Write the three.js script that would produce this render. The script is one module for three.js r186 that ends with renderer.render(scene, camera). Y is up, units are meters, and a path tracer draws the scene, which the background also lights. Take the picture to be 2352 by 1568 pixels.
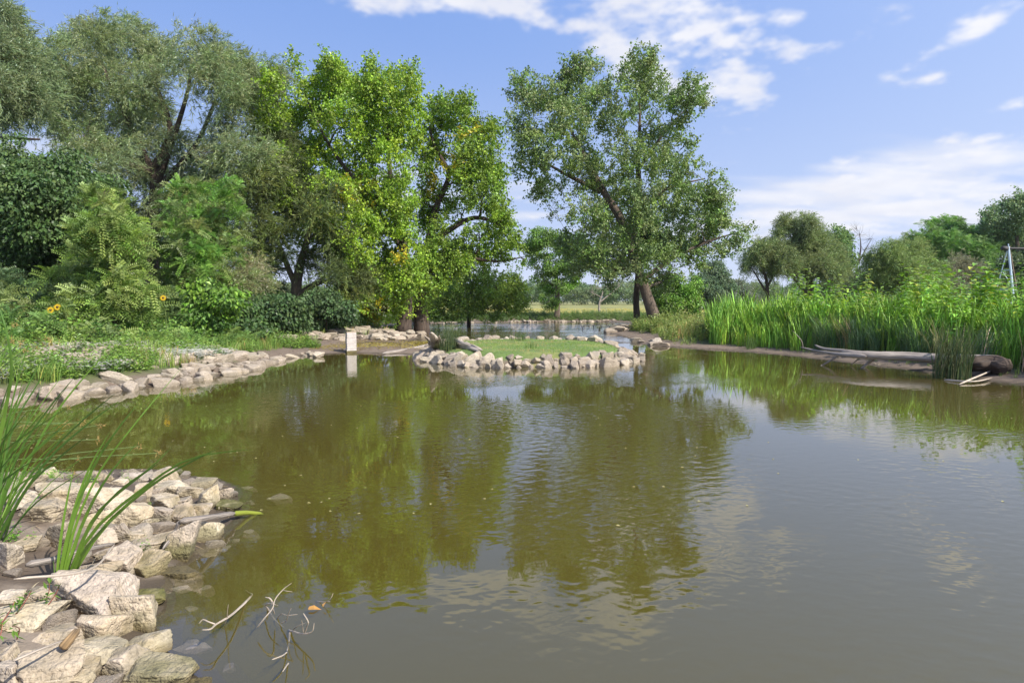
import * as THREE from 'three';
import { mergeGeometries, mergeVertices } from 'three/addons/utils/BufferGeometryUtils.js';

// ------------------------------------------------------------------ camera, sky, sun, exposure
const PW = 2352, PH = 1568, FOV = 55, HORIZON = 690, EYE = 2.2;      // pixel grid in which the photograph was measured
const T = Math.tan(FOV * Math.PI / 360), PITCH = Math.atan((1 - HORIZON / (PH / 2)) * T), FPX = PH / 2 / T;
const scene = new THREE.Scene();
const camera = new THREE.PerspectiveCamera(FOV, 1024 / 682, 0.1, 4000);
camera.position.set(0, EYE, 0); camera.rotation.x = -PITCH; camera.updateMatrixWorld(true); camera.matrixWorldInverse.copy(camera.matrixWorld).invert();
const renderer = new THREE.WebGLRenderer({ antialias: true });
renderer.toneMapping = THREE.LinearToneMapping; renderer.toneMappingExposure = 1.4;
renderer.shadowMap.enabled = true;

scene.fog = new THREE.FogExp2(new THREE.Color(0.80, 0.87, 1.0), 0.00012);
const SUN_AZ = 106, SUN_EL = 48, rad = (d) => d * Math.PI / 180;
const sunDir = new THREE.Vector3(Math.sin(rad(SUN_AZ)) * Math.cos(rad(SUN_EL)), Math.sin(rad(SUN_EL)), -Math.cos(rad(SUN_AZ)) * Math.cos(rad(SUN_EL)));
const sun = new THREE.DirectionalLight(new THREE.Color(1, 0.955, 0.875), 5);
sun.position.copy(sunDir).multiplyScalar(120); sun.target.position.set(0, 0, -35); sun.castShadow = true;
Object.assign(sun.shadow.camera, { left: -70, right: 70, top: 70, bottom: -70, near: 1, far: 400 }); sun.shadow.mapSize.set(2048, 2048);
scene.add(sun, sun.target);

// ------------------------------------------------------------------ random numbers, noise
function RNG(s) { let a = (s * 2654435761) >>> 0; return () => { a = (a + 0x6d2b79f5) | 0; let t = Math.imul(a ^ (a >>> 15), 1 | a); t = (t + Math.imul(t ^ (t >>> 7), 61 | t)) ^ t; return ((t ^ (t >>> 14)) >>> 0) / 4294967296; }; }
const PERM = (() => { const r = RNG(77), p = new Float32Array(4096); for (let i = 0; i < 4096; i++) p[i] = r(); return p; })();
const hash3 = (x, y, z) => { let h = Math.imul(x, 374761393) ^ Math.imul(y, 668265263) ^ Math.imul(z, 1274126177); h = Math.imul(h ^ (h >>> 13), 1274126177); return PERM[(h ^ (h >>> 16)) & 4095]; };
function noise(x, y, z = 0) {
  const xi = Math.floor(x), yi = Math.floor(y), zi = Math.floor(z); let u = x - xi, v = y - yi, w = z - zi;
  u = u * u * (3 - 2 * u); v = v * v * (3 - 2 * v); w = w * w * (3 - 2 * w);
  const L = (a, b, t) => a + (b - a) * t;
  return L(L(L(hash3(xi, yi, zi), hash3(xi + 1, yi, zi), u), L(hash3(xi, yi + 1, zi), hash3(xi + 1, yi + 1, zi), u), v),
    L(L(hash3(xi, yi, zi + 1), hash3(xi + 1, yi, zi + 1), u), L(hash3(xi, yi + 1, zi + 1), hash3(xi + 1, yi + 1, zi + 1), u), v), w);
}
function fbm(x, y, z = 0, o = 5) { let s = 0, a = 0.5, n = 0; for (let i = 0; i < o; i++) { s += a * noise(x, y, z); n += a; a *= 0.5; x = x * 2.03 + 17.1; y = y * 2.03 + 5.3; z = z * 2.03 + 9.7; } return s / n; }
const clamp = (x, a = 0, b = 1) => Math.min(b, Math.max(a, x)), sstep = (a, b, x) => { const t = clamp((x - a) / (b - a)); return t * t * (3 - 2 * t); }, lerp = (a, b, t) => a + (b - a) * t;
const V = (x, y, z) => new THREE.Vector3(x, y, z);

// ------------------------------------------------------------------ pixel -> place
function ray(px, py) { return V((px - PW / 2) / (PH / 2) * T, (PH / 2 - py) / (PH / 2) * T, -1).applyAxisAngle(V(1, 0, 0), -PITCH); }
const at = (px, py, D) => { const d = ray(px, py); return d.multiplyScalar(-D / d.z).add(V(0, EYE, 0)); };
const P = (px, py, h = 0) => { const d = ray(px, py); return d.multiplyScalar((h - EYE) / d.y).add(V(0, EYE, 0)); };

// ------------------------------------------------------------------ sky: clear summer air, fair-weather cumulus and a bank of thin cloud
(function sky() {
  const W = 3072, H = 1536, data = new Float32Array(W * H * 4), c = [0, 0, 0];
  const dirOf = (px, py) => { const d = ray(px, py).normalize(); return [Math.atan2(d.x, -d.z), Math.asin(d.y)]; };
  // clouds at their bearings: [pixel x, pixel y, half length, half height, turn, weight, softness (0 puffy .. 1 veil)]
  const spots = [[1370, -10, 150, 70, 0.3, 1.5, 0], [1430, 50, 120, 70, 0.6, 1.5, 0], [1500, 90, 110, 75, 0.7, 1.4, 0], [1590, 150, 110, 55, 0.7, 1.15, 0], [1640, 130, 80, 60, 0.8, 0.8, 0], [1560, 60, 90, 60, 0.8, 0.8, 0], [1665, 200, 60, 28, 0.2, 0.85, 0], [1745, 178, 38, 18, 0, 0.9, 0],
    [1160, 5, 170, 34, 0.05, 1.3, 0.1], [960, 8, 90, 16, 0, 0.55, 0.3], [855, 15, 60, 22, 0.1, 1.1, 0.1], [1700, 60, 50, 40, 0.8, 0.62, 0.1], [1800, 30, 60, 40, 0.9, 0.62, 0.1], [1800, 110, 50, 18, -0.1, 0.75, 0.1], [1930, 105, 60, 20, -0.3, 0.6, 0.1], [2050, 20, 70, 22, -0.1, 0.6, 0.1],
    [2250, 62, 44, 19, -0.25, 1.0, 0], [2175, 98, 44, 13, -0.5, 0.6, 0.2], [2130, 182, 28, 14, 0, 0.85, 0], [2080, 150, 40, 14, -0.4, 0.55, 0.1], [2195, 185, 20, 8, 0, 0.7, 0], [2330, 240, 30, 12, 0, 0.6, 0],
    [2060, 425, 240, 50, -0.12, 1.25, 0.62], [2260, 430, 260, 70, -0.05, 1.25, 0.62], [1900, 490, 260, 50, -0.08, 1.2, 0.65], [2120, 490, 330, 60, 0, 1.1, 0.8], [2110, 352, 110, 14, -0.12, 0.6, 0.5], [1620, 375, 60, 8, 0, 0.35, 0.7],
    [1190, 440, 90, 70, 0, 0.8, 0.6], [1220, 560, 160, 60, 0, 0.5, 0.9], [960, 420, 120, 60, 0, 0.8, 0.6], [60, 330, 130, 70, 0, 0.9, 0.5], [560, 480, 200, 90, 0, 0.6, 0.8], [640, 30, 50, 12, 0, 0.25, 0.8]]
    .map(([x, y, a, b, t, w, s]) => { const [az, el] = dirOf(x, y), k = 1 / FPX; return { az, el, a: a * k, b: b * k, t, w, s }; });
  const zen = [0.085, 0.185, 0.520], mid = [0.192, 0.310, 0.615], hor = [0.420, 0.505, 0.695];
  const sunAz = rad(SUN_AZ);
  for (let r = 0; r < H; r++) {
    const el = ((r + 0.5) / H - 0.5) * Math.PI;
    for (let q = 0; q < W; q++) {
      const i = (r * W + q) * 4; data[i + 3] = 1;
      if (el < -0.02) { data[i] = 0.24; data[i + 1] = 0.26; data[i + 2] = 0.25; continue; }
      const phi = (q + 0.5) / W * 2 * Math.PI - Math.PI;              // u = atan2(z, x)
      const x = Math.cos(phi) * Math.cos(el), z = Math.sin(phi) * Math.cos(el), y = Math.sin(el), az = Math.atan2(x, -z);
      const e = Math.max(0, el), t1 = sstep(0, 0.42, e), t2 = sstep(0.25, 1.1, e);
      const toSun = Math.max(0, x * sunDir.x + y * sunDir.y + z * sunDir.z), glow = 0.16 * Math.pow(toSun, 3) + 0.25 * Math.pow(toSun, 24);
      const veilAir = 0.95 * Math.pow(toSun, 1.5); for (let k = 0; k < 3; k++) c[k] = lerp(lerp(lerp(hor[k], mid[k], t1), zen[k], t2), hor[k] * 1.05, veilAir) * (1 + 0.10 * toSun) + glow * [1, 0.97, 0.9][k] * 0.8;
      // cloud layer
      const py = Math.max(y, 0.02) + 0.12, cx = x / py, cz = z / py;
      const puff = 0.75 * fbm(cx * 7 + 3, cz * 7 + 8, 1.5, 6) + 0.25 * fbm(cx * 21, cz * 21, 4.5, 4), veil = fbm(cx * 1.7, cz * 5.0, 7.5, 5);
      let cov = 0, vcov = 0;
      for (const s of spots) {
        let da = az - s.az; if (da > Math.PI) da -= 2 * Math.PI; if (da < -Math.PI) da += 2 * Math.PI;
        if (Math.abs(da) > 0.7) continue;
        da *= Math.cos(el); const de = -(el - s.el), ct = Math.cos(s.t), st = Math.sin(s.t), u = (da * ct + de * st) / s.a, v = (-da * st + de * ct) / s.b, d2 = u * u + v * v;
        if (d2 > 6) continue;
        const g = Math.exp(-d2 * 0.7) * s.w * sstep(6, 4, d2);
        cov = 1 - (1 - cov) * (1 - clamp(g * (1 - s.s))); vcov = 1 - (1 - vcov) * (1 - clamp(g * s.s));
      }
      const pn = 0.5 + (puff - 0.5) * 2.3, vn = 0.5 + (veil - 0.5) * 1.5;
      let amount = sstep(0.46, 1.0, pn + 0.62 * cov - 0.33) * sstep(0.02, 0.25, cov);
      amount = 1 - (1 - amount) * (1 - sstep(0.35, 1.15, vn + 0.8 * vcov - 0.35) * sstep(0.02, 0.4, vcov) * 0.95);
      const inView = Math.abs(az) < 0.75 && el < 0.62 ? 1 : 0;
      if (!inView) { const edge = sstep(0.75, 0.95, Math.max(Math.abs(az), el * 1.21)); const big = fbm(cx * 0.9 + 40, cz * 0.9, 3.3, 4); amount = Math.max(amount, edge * sstep(0.60, 0.80, puff * 0.5 + big * 0.62)); }
      amount = Math.max(amount, 0.35 * (1 - sstep(0.0, 0.14, e)));
      const thick = sstep(0.35, 0.75, fbm(cx * 4 + 11, cz * 4, 2.2, 4));
      const cl = [lerp(0.68, 0.54, thick * 0.5), lerp(0.68, 0.56, thick * 0.5), lerp(0.71, 0.64, thick * 0.5)];
      for (let k = 0; k < 3; k++) data[i + k] = lerp(c[k], cl[k] * (1 + 0.08 * toSun), amount * 0.92);
    }
  }
  const t = new THREE.DataTexture(data, W, H, THREE.RGBAFormat, THREE.FloatType);
  t.mapping = THREE.EquirectangularReflectionMapping; t.magFilter = THREE.LinearFilter; t.minFilter = THREE.LinearFilter; t.needsUpdate = true;
  scene.background = t; scene.environment = t;
})();

// ------------------------------------------------------------------ naming helpers
const taken = new Map();
function numbered(n) { const k = taken.get(n) ?? 0; taken.set(n, k + 1); return k ? n + '_' + String(k).padStart(3, '0') : n; }
function tag(o, label, category, group) { o.userData = { ...o.userData, label, category }; if (group) o.userData.group = group; return o; }
function thing(name, label, category, pos, group) { const o = new THREE.Group(); o.name = numbered(name); o.position.copy(pos); scene.add(o); return tag(o, label, category, group); }
function part(name, geo, mat, parent) { const m = new THREE.Mesh(geo, mat); m.name = name; m.castShadow = m.receiveShadow = true; parent.add(m); return m; }
function structure(o, name) { o.name = name; o.userData.kind = 'structure'; return o; }

// ------------------------------------------------------------------ textures
function dataTex(n, f, { repeat = 1, srgb = false, float = false } = {}) {
  const d = float ? new Float32Array(n * n * 4) : new Uint8Array(n * n * 4);
  for (let j = 0; j < n; j++) for (let i = 0; i < n; i++) { const v = f(i / n, j / n), k = (j * n + i) * 4; for (let c = 0; c < 3; c++) { const x = Array.isArray(v) ? v[c] : v; d[k + c] = float ? x : clamp(x) * 255; } d[k + 3] = float ? 1 : 255; }
  const t = new THREE.DataTexture(d, n, n, THREE.RGBAFormat, float ? THREE.FloatType : THREE.UnsignedByteType);
  t.wrapS = t.wrapT = THREE.RepeatWrapping; t.magFilter = THREE.LinearFilter; t.minFilter = THREE.LinearMipmapLinearFilter; t.repeat.set(repeat, repeat);
  if (srgb) t.colorSpace = THREE.SRGBColorSpace; t.needsUpdate = true; return t;
}
// noise that tiles: blended over its seam
function tiled(f) { return (u, v) => { const a = sstep(0.8, 1, u), b = sstep(0.8, 1, v); const m = (p, q, t) => (Array.isArray(p) ? p.map((x, i) => lerp(x, q[i], t)) : lerp(p, q, t)); return m(m(f(u, v), f(u - 1, v), a), m(f(u, v - 1), f(u - 1, v - 1), a), b); }; }
const grainTex = dataTex(512, tiled((u, v) => { const n = 0.55 * fbm(u * 26, v * 26, 0.5, 5) + 0.45 * fbm(u * 90, v * 90, 3.5, 2); return 0.62 + 0.62 * (n - 0.3); }), {});
const rockBump = dataTex(512, tiled((u, v) => { const pit = Math.pow(1 - Math.abs(2 * fbm(u * 14, v * 14, 2, 4) - 1), 3); return 0.55 * fbm(u * 9, v * 22, 1, 6) + 0.25 * fbm(u * 60, v * 60, 6, 3) - 0.25 * pit + 0.2; }));
const rockMap = dataTex(512, tiled((u, v) => { const n = fbm(u * 8, v * 12, 4, 6), f = fbm(u * 70, v * 70, 9, 3), s = sstep(0.56, 0.72, fbm(u * 5, v * 5, 12, 5)), pit = sstep(0.66, 0.74, fbm(u * 40, v * 40, 15, 3)); const b = 0.70 + 0.38 * (n - 0.5) + 0.34 * (f - 0.5) - 0.22 * pit; return [b * lerp(1.04, 0.92, s), b * lerp(1.0, 0.86, s), b * lerp(0.98, 0.74, s)]; }));
const barkBump = dataTex(512, tiled((u, v) => { const w = fbm(u * 3, v * 4, 1, 4) * 0.35; const ridge = Math.abs(2 * noise(u * 26 + w * 12, v * 3.2 + w * 5, 2) - 1); return clamp(0.25 + 0.6 * Math.pow(ridge, 0.7) + 0.35 * (fbm(u * 40, v * 18, 5, 3) - 0.5)); }));
const barkMap = dataTex(512, tiled((u, v) => { const w = fbm(u * 3, v * 4, 1, 4) * 0.35; const ridge = Math.abs(2 * noise(u * 26 + w * 12, v * 3.2 + w * 5, 2) - 1); const n = 0.55 + 0.3 * ridge + 0.5 * (fbm(u * 20, v * 9, 8, 4) - 0.5); return [n, n * 0.97, n * 0.94]; }));

// ------------------------------------------------------------------ materials
const std = (o) => new THREE.MeshStandardMaterial({ roughness: 0.9, ...o });
const lin = (r, g, b) => new THREE.Color().setRGB(r, g, b);
const leafMat = (o = {}) => new THREE.MeshPhysicalMaterial({ vertexColors: true, roughness: 0.86, transmission: 0.42, thickness: 0, side: THREE.DoubleSide, clearcoat: 0.5, clearcoatRoughness: 0.34, specularIntensity: 0.4, ...o });
const M = {
  leaf: leafMat(), soft: leafMat({ clearcoat: 0.12 }), blade: leafMat({ clearcoat: 0.3, transmission: 0.3 }),
  bark: std({ color: lin(0.215, 0.165, 0.125), map: barkMap, bumpMap: barkBump, bumpScale: 0.06 }),
  darkBark: std({ color: lin(0.11, 0.078, 0.058), map: barkMap, bumpMap: barkBump, bumpScale: 0.03 }),
  grey: std({ color: lin(0.44, 0.385, 0.335), map: barkMap, bumpMap: barkBump, bumpScale: 0.015 }),
  palewood: std({ color: lin(0.72, 0.62, 0.51), map: barkMap, bumpMap: barkBump, bumpScale: 0.004 }),
  stone: std({ vertexColors: true, map: rockMap, bumpMap: rockBump, bumpScale: 0.03, roughness: 0.92 }),
  ground: std({ vertexColors: true, map: grainTex, bumpMap: grainTex, bumpScale: 0.03, roughness: 1 }),
  concrete: std({ color: lin(0.80, 0.74, 0.68), map: rockMap, bumpMap: rockBump, bumpScale: 0.02 }),
};

// ------------------------------------------------------------------ shoreline
const SHORE = [...[[470, 1640], [450, 1568], [425, 1530], [372, 1480], [340, 1420], [362, 1370], [380, 1335], [425, 1290], [465, 1255], [505, 1220], [540, 1190], [545, 1160], [535, 1125], [495, 1103], [420, 1088], [330, 1078], [200, 1084], [100, 1080], [0, 1090]].map(([x, y]) => { const p = P(x, y, 0); return [p.x, p.z]; }), [-9, -8.2], [-14, -8.8], [-20, -9], [-21, -11], [-18, -12.2], [-14, -13], [-11.6, -14.1],
  [-10.2, -14.7], [-9.9, -15.8], [-9.0, -17.1], [-8.45, -19.6], [-8.6, -21.6], [-8.5, -24], [-8.0, -26.8], [-6.9, -27.5], [-5.4, -27.0], [-3.5, -26.5], [0, -26.5], [0, -29], [-3.4, -29.6], [-4.6, -31], [-5.5, -34], [-5.5, -38], [-5.8, -42], [-7, -46], [-8.6, -52], [-9.4, -57],
  [-8.9, -61.5], [-6, -63.5], [-3.3, -65], [0, -66], [3.3, -67], [7, -68], [10.2, -68], [11.6, -64], [10.2, -58], [8.2, -51.5], [7.0, -47], [6.5, -43.8], [6.7, -40.9], [6.8, -37], [6.45, -33.2], [7.0, -31.6], [8.5, -29.9], [9.95, -28.4], [11.0, -26.3], [12, -23.2], [12.6, -20.7], [12.95, -18.9], [13.4, -17], [13.6, -14], [13.9, -9], [14, -3], [12, -1.2], [6, -1.4], [1, -1.9], [-0.8, -2.6]];
const POOL = [[-7.3, -30.0], [-5.9, -30.6], [-5.6, -32.5], [-6.2, -34.4], [-7.6, -34.6], [-8.3, -32.6]];
const ISLAND = (() => { const a = []; for (let i = 0; i < 48; i++) { const t = i / 48 * 2 * Math.PI, k = 1 + 0.05 * (noise(Math.cos(t) * 3 + 9, Math.sin(t) * 3, 4) - 0.5); a.push([0.65 + 4.35 * k * Math.sign(Math.cos(t)) * Math.pow(Math.abs(Math.cos(t)), 0.9), -26.4 + 5.05 * k * Math.sign(Math.sin(t)) * Math.pow(Math.abs(Math.sin(t)), 0.9)]); } return a; })();
function sdPoly(p, x, z) {                                            // positive inside
  let d = 1e9, ins = false;
  for (let i = 0, j = p.length - 1; i < p.length; j = i++) {
    const [ax, az] = p[j], [bx, bz] = p[i], ex = bx - ax, ez = bz - az, wx = x - ax, wz = z - az, t = clamp((wx * ex + wz * ez) / (ex * ex + ez * ez)), dx = wx - ex * t, dz = wz - ez * t;
    d = Math.min(d, dx * dx + dz * dz);
    if ((az > z) !== (bz > z) && x < (bx - ax) * (z - az) / (bz - az) + ax) ins = !ins;
  }
  return (ins ? 1 : -1) * Math.sqrt(d);
}
// distance from the water's edge, positive on land
function landDist(x, z) {
  if (x < -30 || x > 26 || z < -80 || z > 6) return 14;
  const a = -sdPoly(SHORE, x, z), b = sdPoly(ISLAND, x, z), c = -sdPoly(POOL, x, z);
  const wob = (noise(x * 1.7, z * 1.7, 3) - 0.5) * 0.28;
  return Math.min(Math.max(a, b), c) + wob * (z > -12 ? 0.6 : 1);
}
const onIsland = (x, z) => sdPoly(ISLAND, x, z);
function heightAt(x, z) {
  const d = landDist(x, z), n = fbm(x * 0.7, z * 0.7, 1, 4) - 0.5, nn = fbm(x * 0.12, z * 0.12, 5, 3) - 0.5;
  if (d < 0) return Math.max(-0.9, d * 0.42 + 0.0) + n * 0.06 * sstep(0, -0.5, d) - 0.004;
  const isl = onIsland(x, z);
  if (isl > -0.3 && isl > 0) return 0.015 + 0.40 * sstep(0, 1.2, isl) + n * 0.05;
  if (x < 1 && z > -9.2) return 0.015 + 0.42 * sstep(0, 2.4, d) + 0.12 * n * sstep(0, 0.5, d) + 0.1 * sstep(2, 6, d);
  if (x < -4.6 && z > -80) { const flat = sstep(-21, -26, z); return 0.012 + lerp(0.34, 0.13, flat) * sstep(0, 1.6, d) + 0.25 * sstep(1.5, 4.5, d) + 0.42 * sstep(4, 10, d) + n * 0.14 * sstep(0, 1, d) + nn * 0.2 * sstep(5, 12, d); }
  return 0.012 + 0.10 * sstep(0, 1.0, d) + 0.40 * sstep(0.8, 4, d) + n * 0.10 * sstep(0, 1.5, d) + nn * 0.25 * sstep(4, 12, d);
}
// where a pixel's ray meets the ground
function onGround(px, py) { const d = ray(px, py); let h = 0, p = P(px, py, 0); for (let i = 0; i < 10; i++) { h = lerp(h, Math.max(heightAt(p.x, p.z), -0.25), 0.7); p = P(px, py, Math.min(h, EYE - 0.3)); } return p; }

// ------------------------------------------------------------------ ground
(function ground() {
  const axis = (lo, hi, step, far) => { const a = []; for (let v = lo; v <= hi + 1e-6; v += step(v)) a.push(v); let s = 1.2, v = lo; while (v > -far) { v -= s; s *= 1.28; a.unshift(v); } v = a[a.length - 1]; s = 1.2; while (v < far) { v += s; s *= 1.28; a.push(v); } return a; };
  const xs = axis(-24, 24, (v) => (v > -8 && v < 0.5 ? 0.11 : 0.27), 2600), zs = axis(-72, 3, (v) => (v > -10 ? 0.11 : v > -36 ? 0.22 : 0.4), 2600), nx = xs.length, nz = zs.length;
  const pos = new Float32Array(nx * nz * 3), col = new Float32Array(nx * nz * 3), uv = new Float32Array(nx * nz * 2), idx = [];
  const mud = [0.215, 0.158, 0.115], wet = [0.080, 0.058, 0.034], soil = [0.115, 0.115, 0.042], grass = [0.090, 0.130, 0.028], dry = [0.34, 0.325, 0.10], lawn = [0.150, 0.225, 0.052], bed = [0.070, 0.056, 0.016], gravel = [0.38, 0.31, 0.24];
  for (let j = 0; j < nz; j++) for (let i = 0; i < nx; i++) {
    const x = xs[i], z = zs[j], k = j * nx + i, h = heightAt(x, z), d = landDist(x, z), isl = onIsland(x, z);
    pos[k * 3] = x; pos[k * 3 + 1] = h; pos[k * 3 + 2] = z; uv[k * 2] = x / 1.6; uv[k * 2 + 1] = z / 1.6;
    const n1 = fbm(x * 0.9, z * 0.9, 11, 4), n2 = fbm(x * 3.1, z * 3.1, 21, 3); let c;
    const mix = (a, b, t) => a.map((v, q) => lerp(v, b[q], t));
    if (d < 0.02) c = mix(bed, wet, sstep(-0.4, 0, d));
    else if (isl > 0) c = mix(mix(mud, lawn, sstep(0.35, 0.75, isl + (n2 - 0.5) * 0.4)), dry, 0.75 * sstep(0.56, 0.74, n1));
    else if (x < 1 && z > -9.2) c = mix(mix(wet, [0.125, 0.090, 0.062], sstep(0.02, 0.35, d)), gravel, sstep(0.54, 0.66, n2) * 0.5);
    else if (z < -95) c = mix(dry, grass, 0.45 * sstep(0.4, 0.7, n1));
    else { const edge = x > 5 ? 1.1 + 0.5 * sstep(-28, -40, z) : z > -22 ? 0.5 : 1.9; c = mix(mix(wet, mud, sstep(0.03, 0.4, d)), mix(soil, grass, n1), sstep(edge, edge + 0.7, d + (n2 - 0.5) * 0.9)); c = mix(c, dry, sstep(-72, -76, z) * 0.5); }
    const v = 0.8 + 0.4 * n2; for (let q = 0; q < 3; q++) col[k * 3 + q] = c[q] * v;
    if (i < nx - 1 && j < nz - 1) idx.push(k, k + nx, k + 1, k + 1, k + nx, k + nx + 1);
  }
  const g = new THREE.BufferGeometry();
  g.setAttribute('position', new THREE.BufferAttribute(pos, 3)); g.setAttribute('color', new THREE.BufferAttribute(col, 3)); g.setAttribute('uv', new THREE.BufferAttribute(uv, 2)); g.setIndex(idx); g.computeVertexNormals();
  const m = new THREE.Mesh(g, M.ground); m.receiveShadow = true; structure(m, 'ground'); m.userData.label = 'muddy banks and grassy ground round the pond with a dry field beyond'; scene.add(m);
})();

// ------------------------------------------------------------------ water: a clear rippled skin over layers of green silt
(function water() {
  const N = 2048, SIZE = 16, r = RNG(5), waves = [];
  for (let i = 0; i < 150; i++) { const lam = 0.06 * Math.pow(5.0, r()), dir = (r() - 0.5) * 1.7 + (r() < 0.15 ? 1.2 : 0), k = SIZE / lam; waves.push([Math.round(k * Math.sin(dir)), Math.round(k * Math.cos(dir)), r() * 6.283, Math.pow(lam, 1.1)]); }
  const base = new Float32Array(N * N);
  const Q = 1 << 18, tab = new Float32Array(Q); for (let i = 0; i < Q; i++) tab[i] = Math.sin(i / Q * 2 * Math.PI);
  for (const [kx, kz, ph, a] of waves) { const fx = kx * (Q / N), fz = kz * (Q / N), p0 = Math.floor(ph / 6.283 * Q); for (let j = 0; j < N; j++) { let q = p0 + fz * j; for (let i = 0; i < N; i++) { base[j * N + i] += a * tab[q & (Q - 1)]; q += fx; } } }
  const mod = new Float32Array(128 * 128), mf = tiled((u, v) => fbm(u * 5, v * 7, 31, 3)); for (let j = 0; j < 128; j++) for (let i = 0; i < 128; i++) mod[j * 128 + i] = 0.12 + 1.3 * sstep(0.40, 0.70, mf(i / 128, j / 128));
  const modAt = (i, j) => { const x = i / N * 128, y = j / N * 128, x0 = x | 0, y0 = y | 0, fx = x - x0, fy = y - y0, m = (a, b) => mod[(b & 127) * 128 + (a & 127)]; return lerp(lerp(m(x0, y0), m(x0 + 1, y0), fx), lerp(m(x0, y0 + 1), m(x0 + 1, y0 + 1), fx), fy); };
  const d = new Float32Array(N * N * 4); for (let j = 0; j < N; j++) for (let i = 0; i < N; i++) { const k = j * N + i, v = base[k] * modAt(i, j); d[k * 4] = d[k * 4 + 1] = d[k * 4 + 2] = 0.5 + v; d[k * 4 + 3] = 1; }
  const t = new THREE.DataTexture(d, N, N, THREE.RGBAFormat, THREE.FloatType); t.wrapS = t.wrapT = THREE.RepeatWrapping; t.magFilter = THREE.LinearFilter; t.needsUpdate = true;
  const mk = (y, z0 = 3, z1 = -73) => { const g = new THREE.PlaneGeometry(50, z0 - z1); g.rotateX(-Math.PI / 2); g.translate(0, y, (z0 + z1) / 2); const p = g.attributes.position, u = g.attributes.uv; for (let i = 0; i < p.count; i++) u.setXY(i, p.getX(i) / SIZE + 0.13, p.getZ(i) / SIZE + 0.4); return g; };
  const w = new THREE.Group(); structure(w, 'water'); w.userData.label = 'still olive green pond water with fine ripples'; scene.add(w);
  const skin = new THREE.MeshPhysicalMaterial({ color: lin(0.97, 0.97, 0.93), roughness: 0.02, transmission: 1, thickness: 0, ior: 1.78, bumpMap: t, bumpScale: 0.00037 });
  const breezy = skin.clone(); breezy.bumpScale = 0.0024;
  part('water_surface', mk(0, 3, -33.5), skin, w); part('water_surface', mk(0, -33.5, -73), breezy, w);
  [[0.03, 0.30], [0.075, 0.38], [0.14, 0.46], [0.23, 0.6]].forEach(([dep, op]) => part('silt_layer', mk(-dep), std({ color: lin(0.124, 0.095, 0.0004), roughness: 1, transparent: true, opacity: op }), w).castShadow = false);
})();

// ------------------------------------------------------------------ tubes, blades, leaves, clumps
function tube(pts, radii, sides = 6, closed = true, wob = 0, seed = 1) {
  const n = pts.length, pos = [], uv = [], idx = []; let up = V(0.3, 0.1, 1), len = 0; const rr = RNG(seed);
  for (let i = 0; i < n; i++) {
    const t = pts[Math.min(i + 1, n - 1)].clone().sub(pts[Math.max(i - 1, 0)]).normalize(); if (Math.abs(t.dot(up.clone().normalize())) > 0.95) up = V(1, 0.2, 0.1);
    const b = t.clone().cross(up).normalize(), c = b.clone().cross(t).normalize(); up = c.clone(); if (i) len += pts[i].distanceTo(pts[i - 1]);
    for (let s = 0; s <= sides; s++) { const a = (s % sides) / sides * 2 * Math.PI, r = radii[i] * (1 + wob * (noise(Math.cos(a) * 2 + seed, Math.sin(a) * 2, len * 1.5) - 0.5)); const p = pts[i].clone().addScaledVector(b, Math.cos(a) * r).addScaledVector(c, Math.sin(a) * r); pos.push(p.x, p.y, p.z); uv.push(s / sides * Math.max(1, Math.round(radii[0] * 5)), len * 0.5); }
    if (i) for (let s = 0; s < sides; s++) { const k = (i - 1) * (sides + 1) + s; idx.push(k, k + 1, k + sides + 1, k + 1, k + sides + 2, k + sides + 1); }
  }
  if (closed) for (const [ring, flip] of [[0, 1], [n - 1, 0]]) { const c = pos.length / 3; pos.push(pts[ring].x, pts[ring].y, pts[ring].z); uv.push(0, 0); for (let s = 0; s < sides; s++) { const k = ring * (sides + 1) + s; flip ? idx.push(c, k + 1, k) : idx.push(c, k, k + 1); } }
  const g = new THREE.BufferGeometry(); g.setAttribute('position', new THREE.Float32BufferAttribute(pos, 3)); g.setAttribute('uv', new THREE.Float32BufferAttribute(uv, 2)); g.setIndex(idx); g.computeVertexNormals(); return g;
}
const curve = (pts, n) => new THREE.CatmullRomCurve3(pts).getPoints(n);
const taper = (n, a, b, e = 1) => Array.from({ length: n }, (_, i) => lerp(a, b, Math.pow(i / (n - 1), e)));
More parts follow.
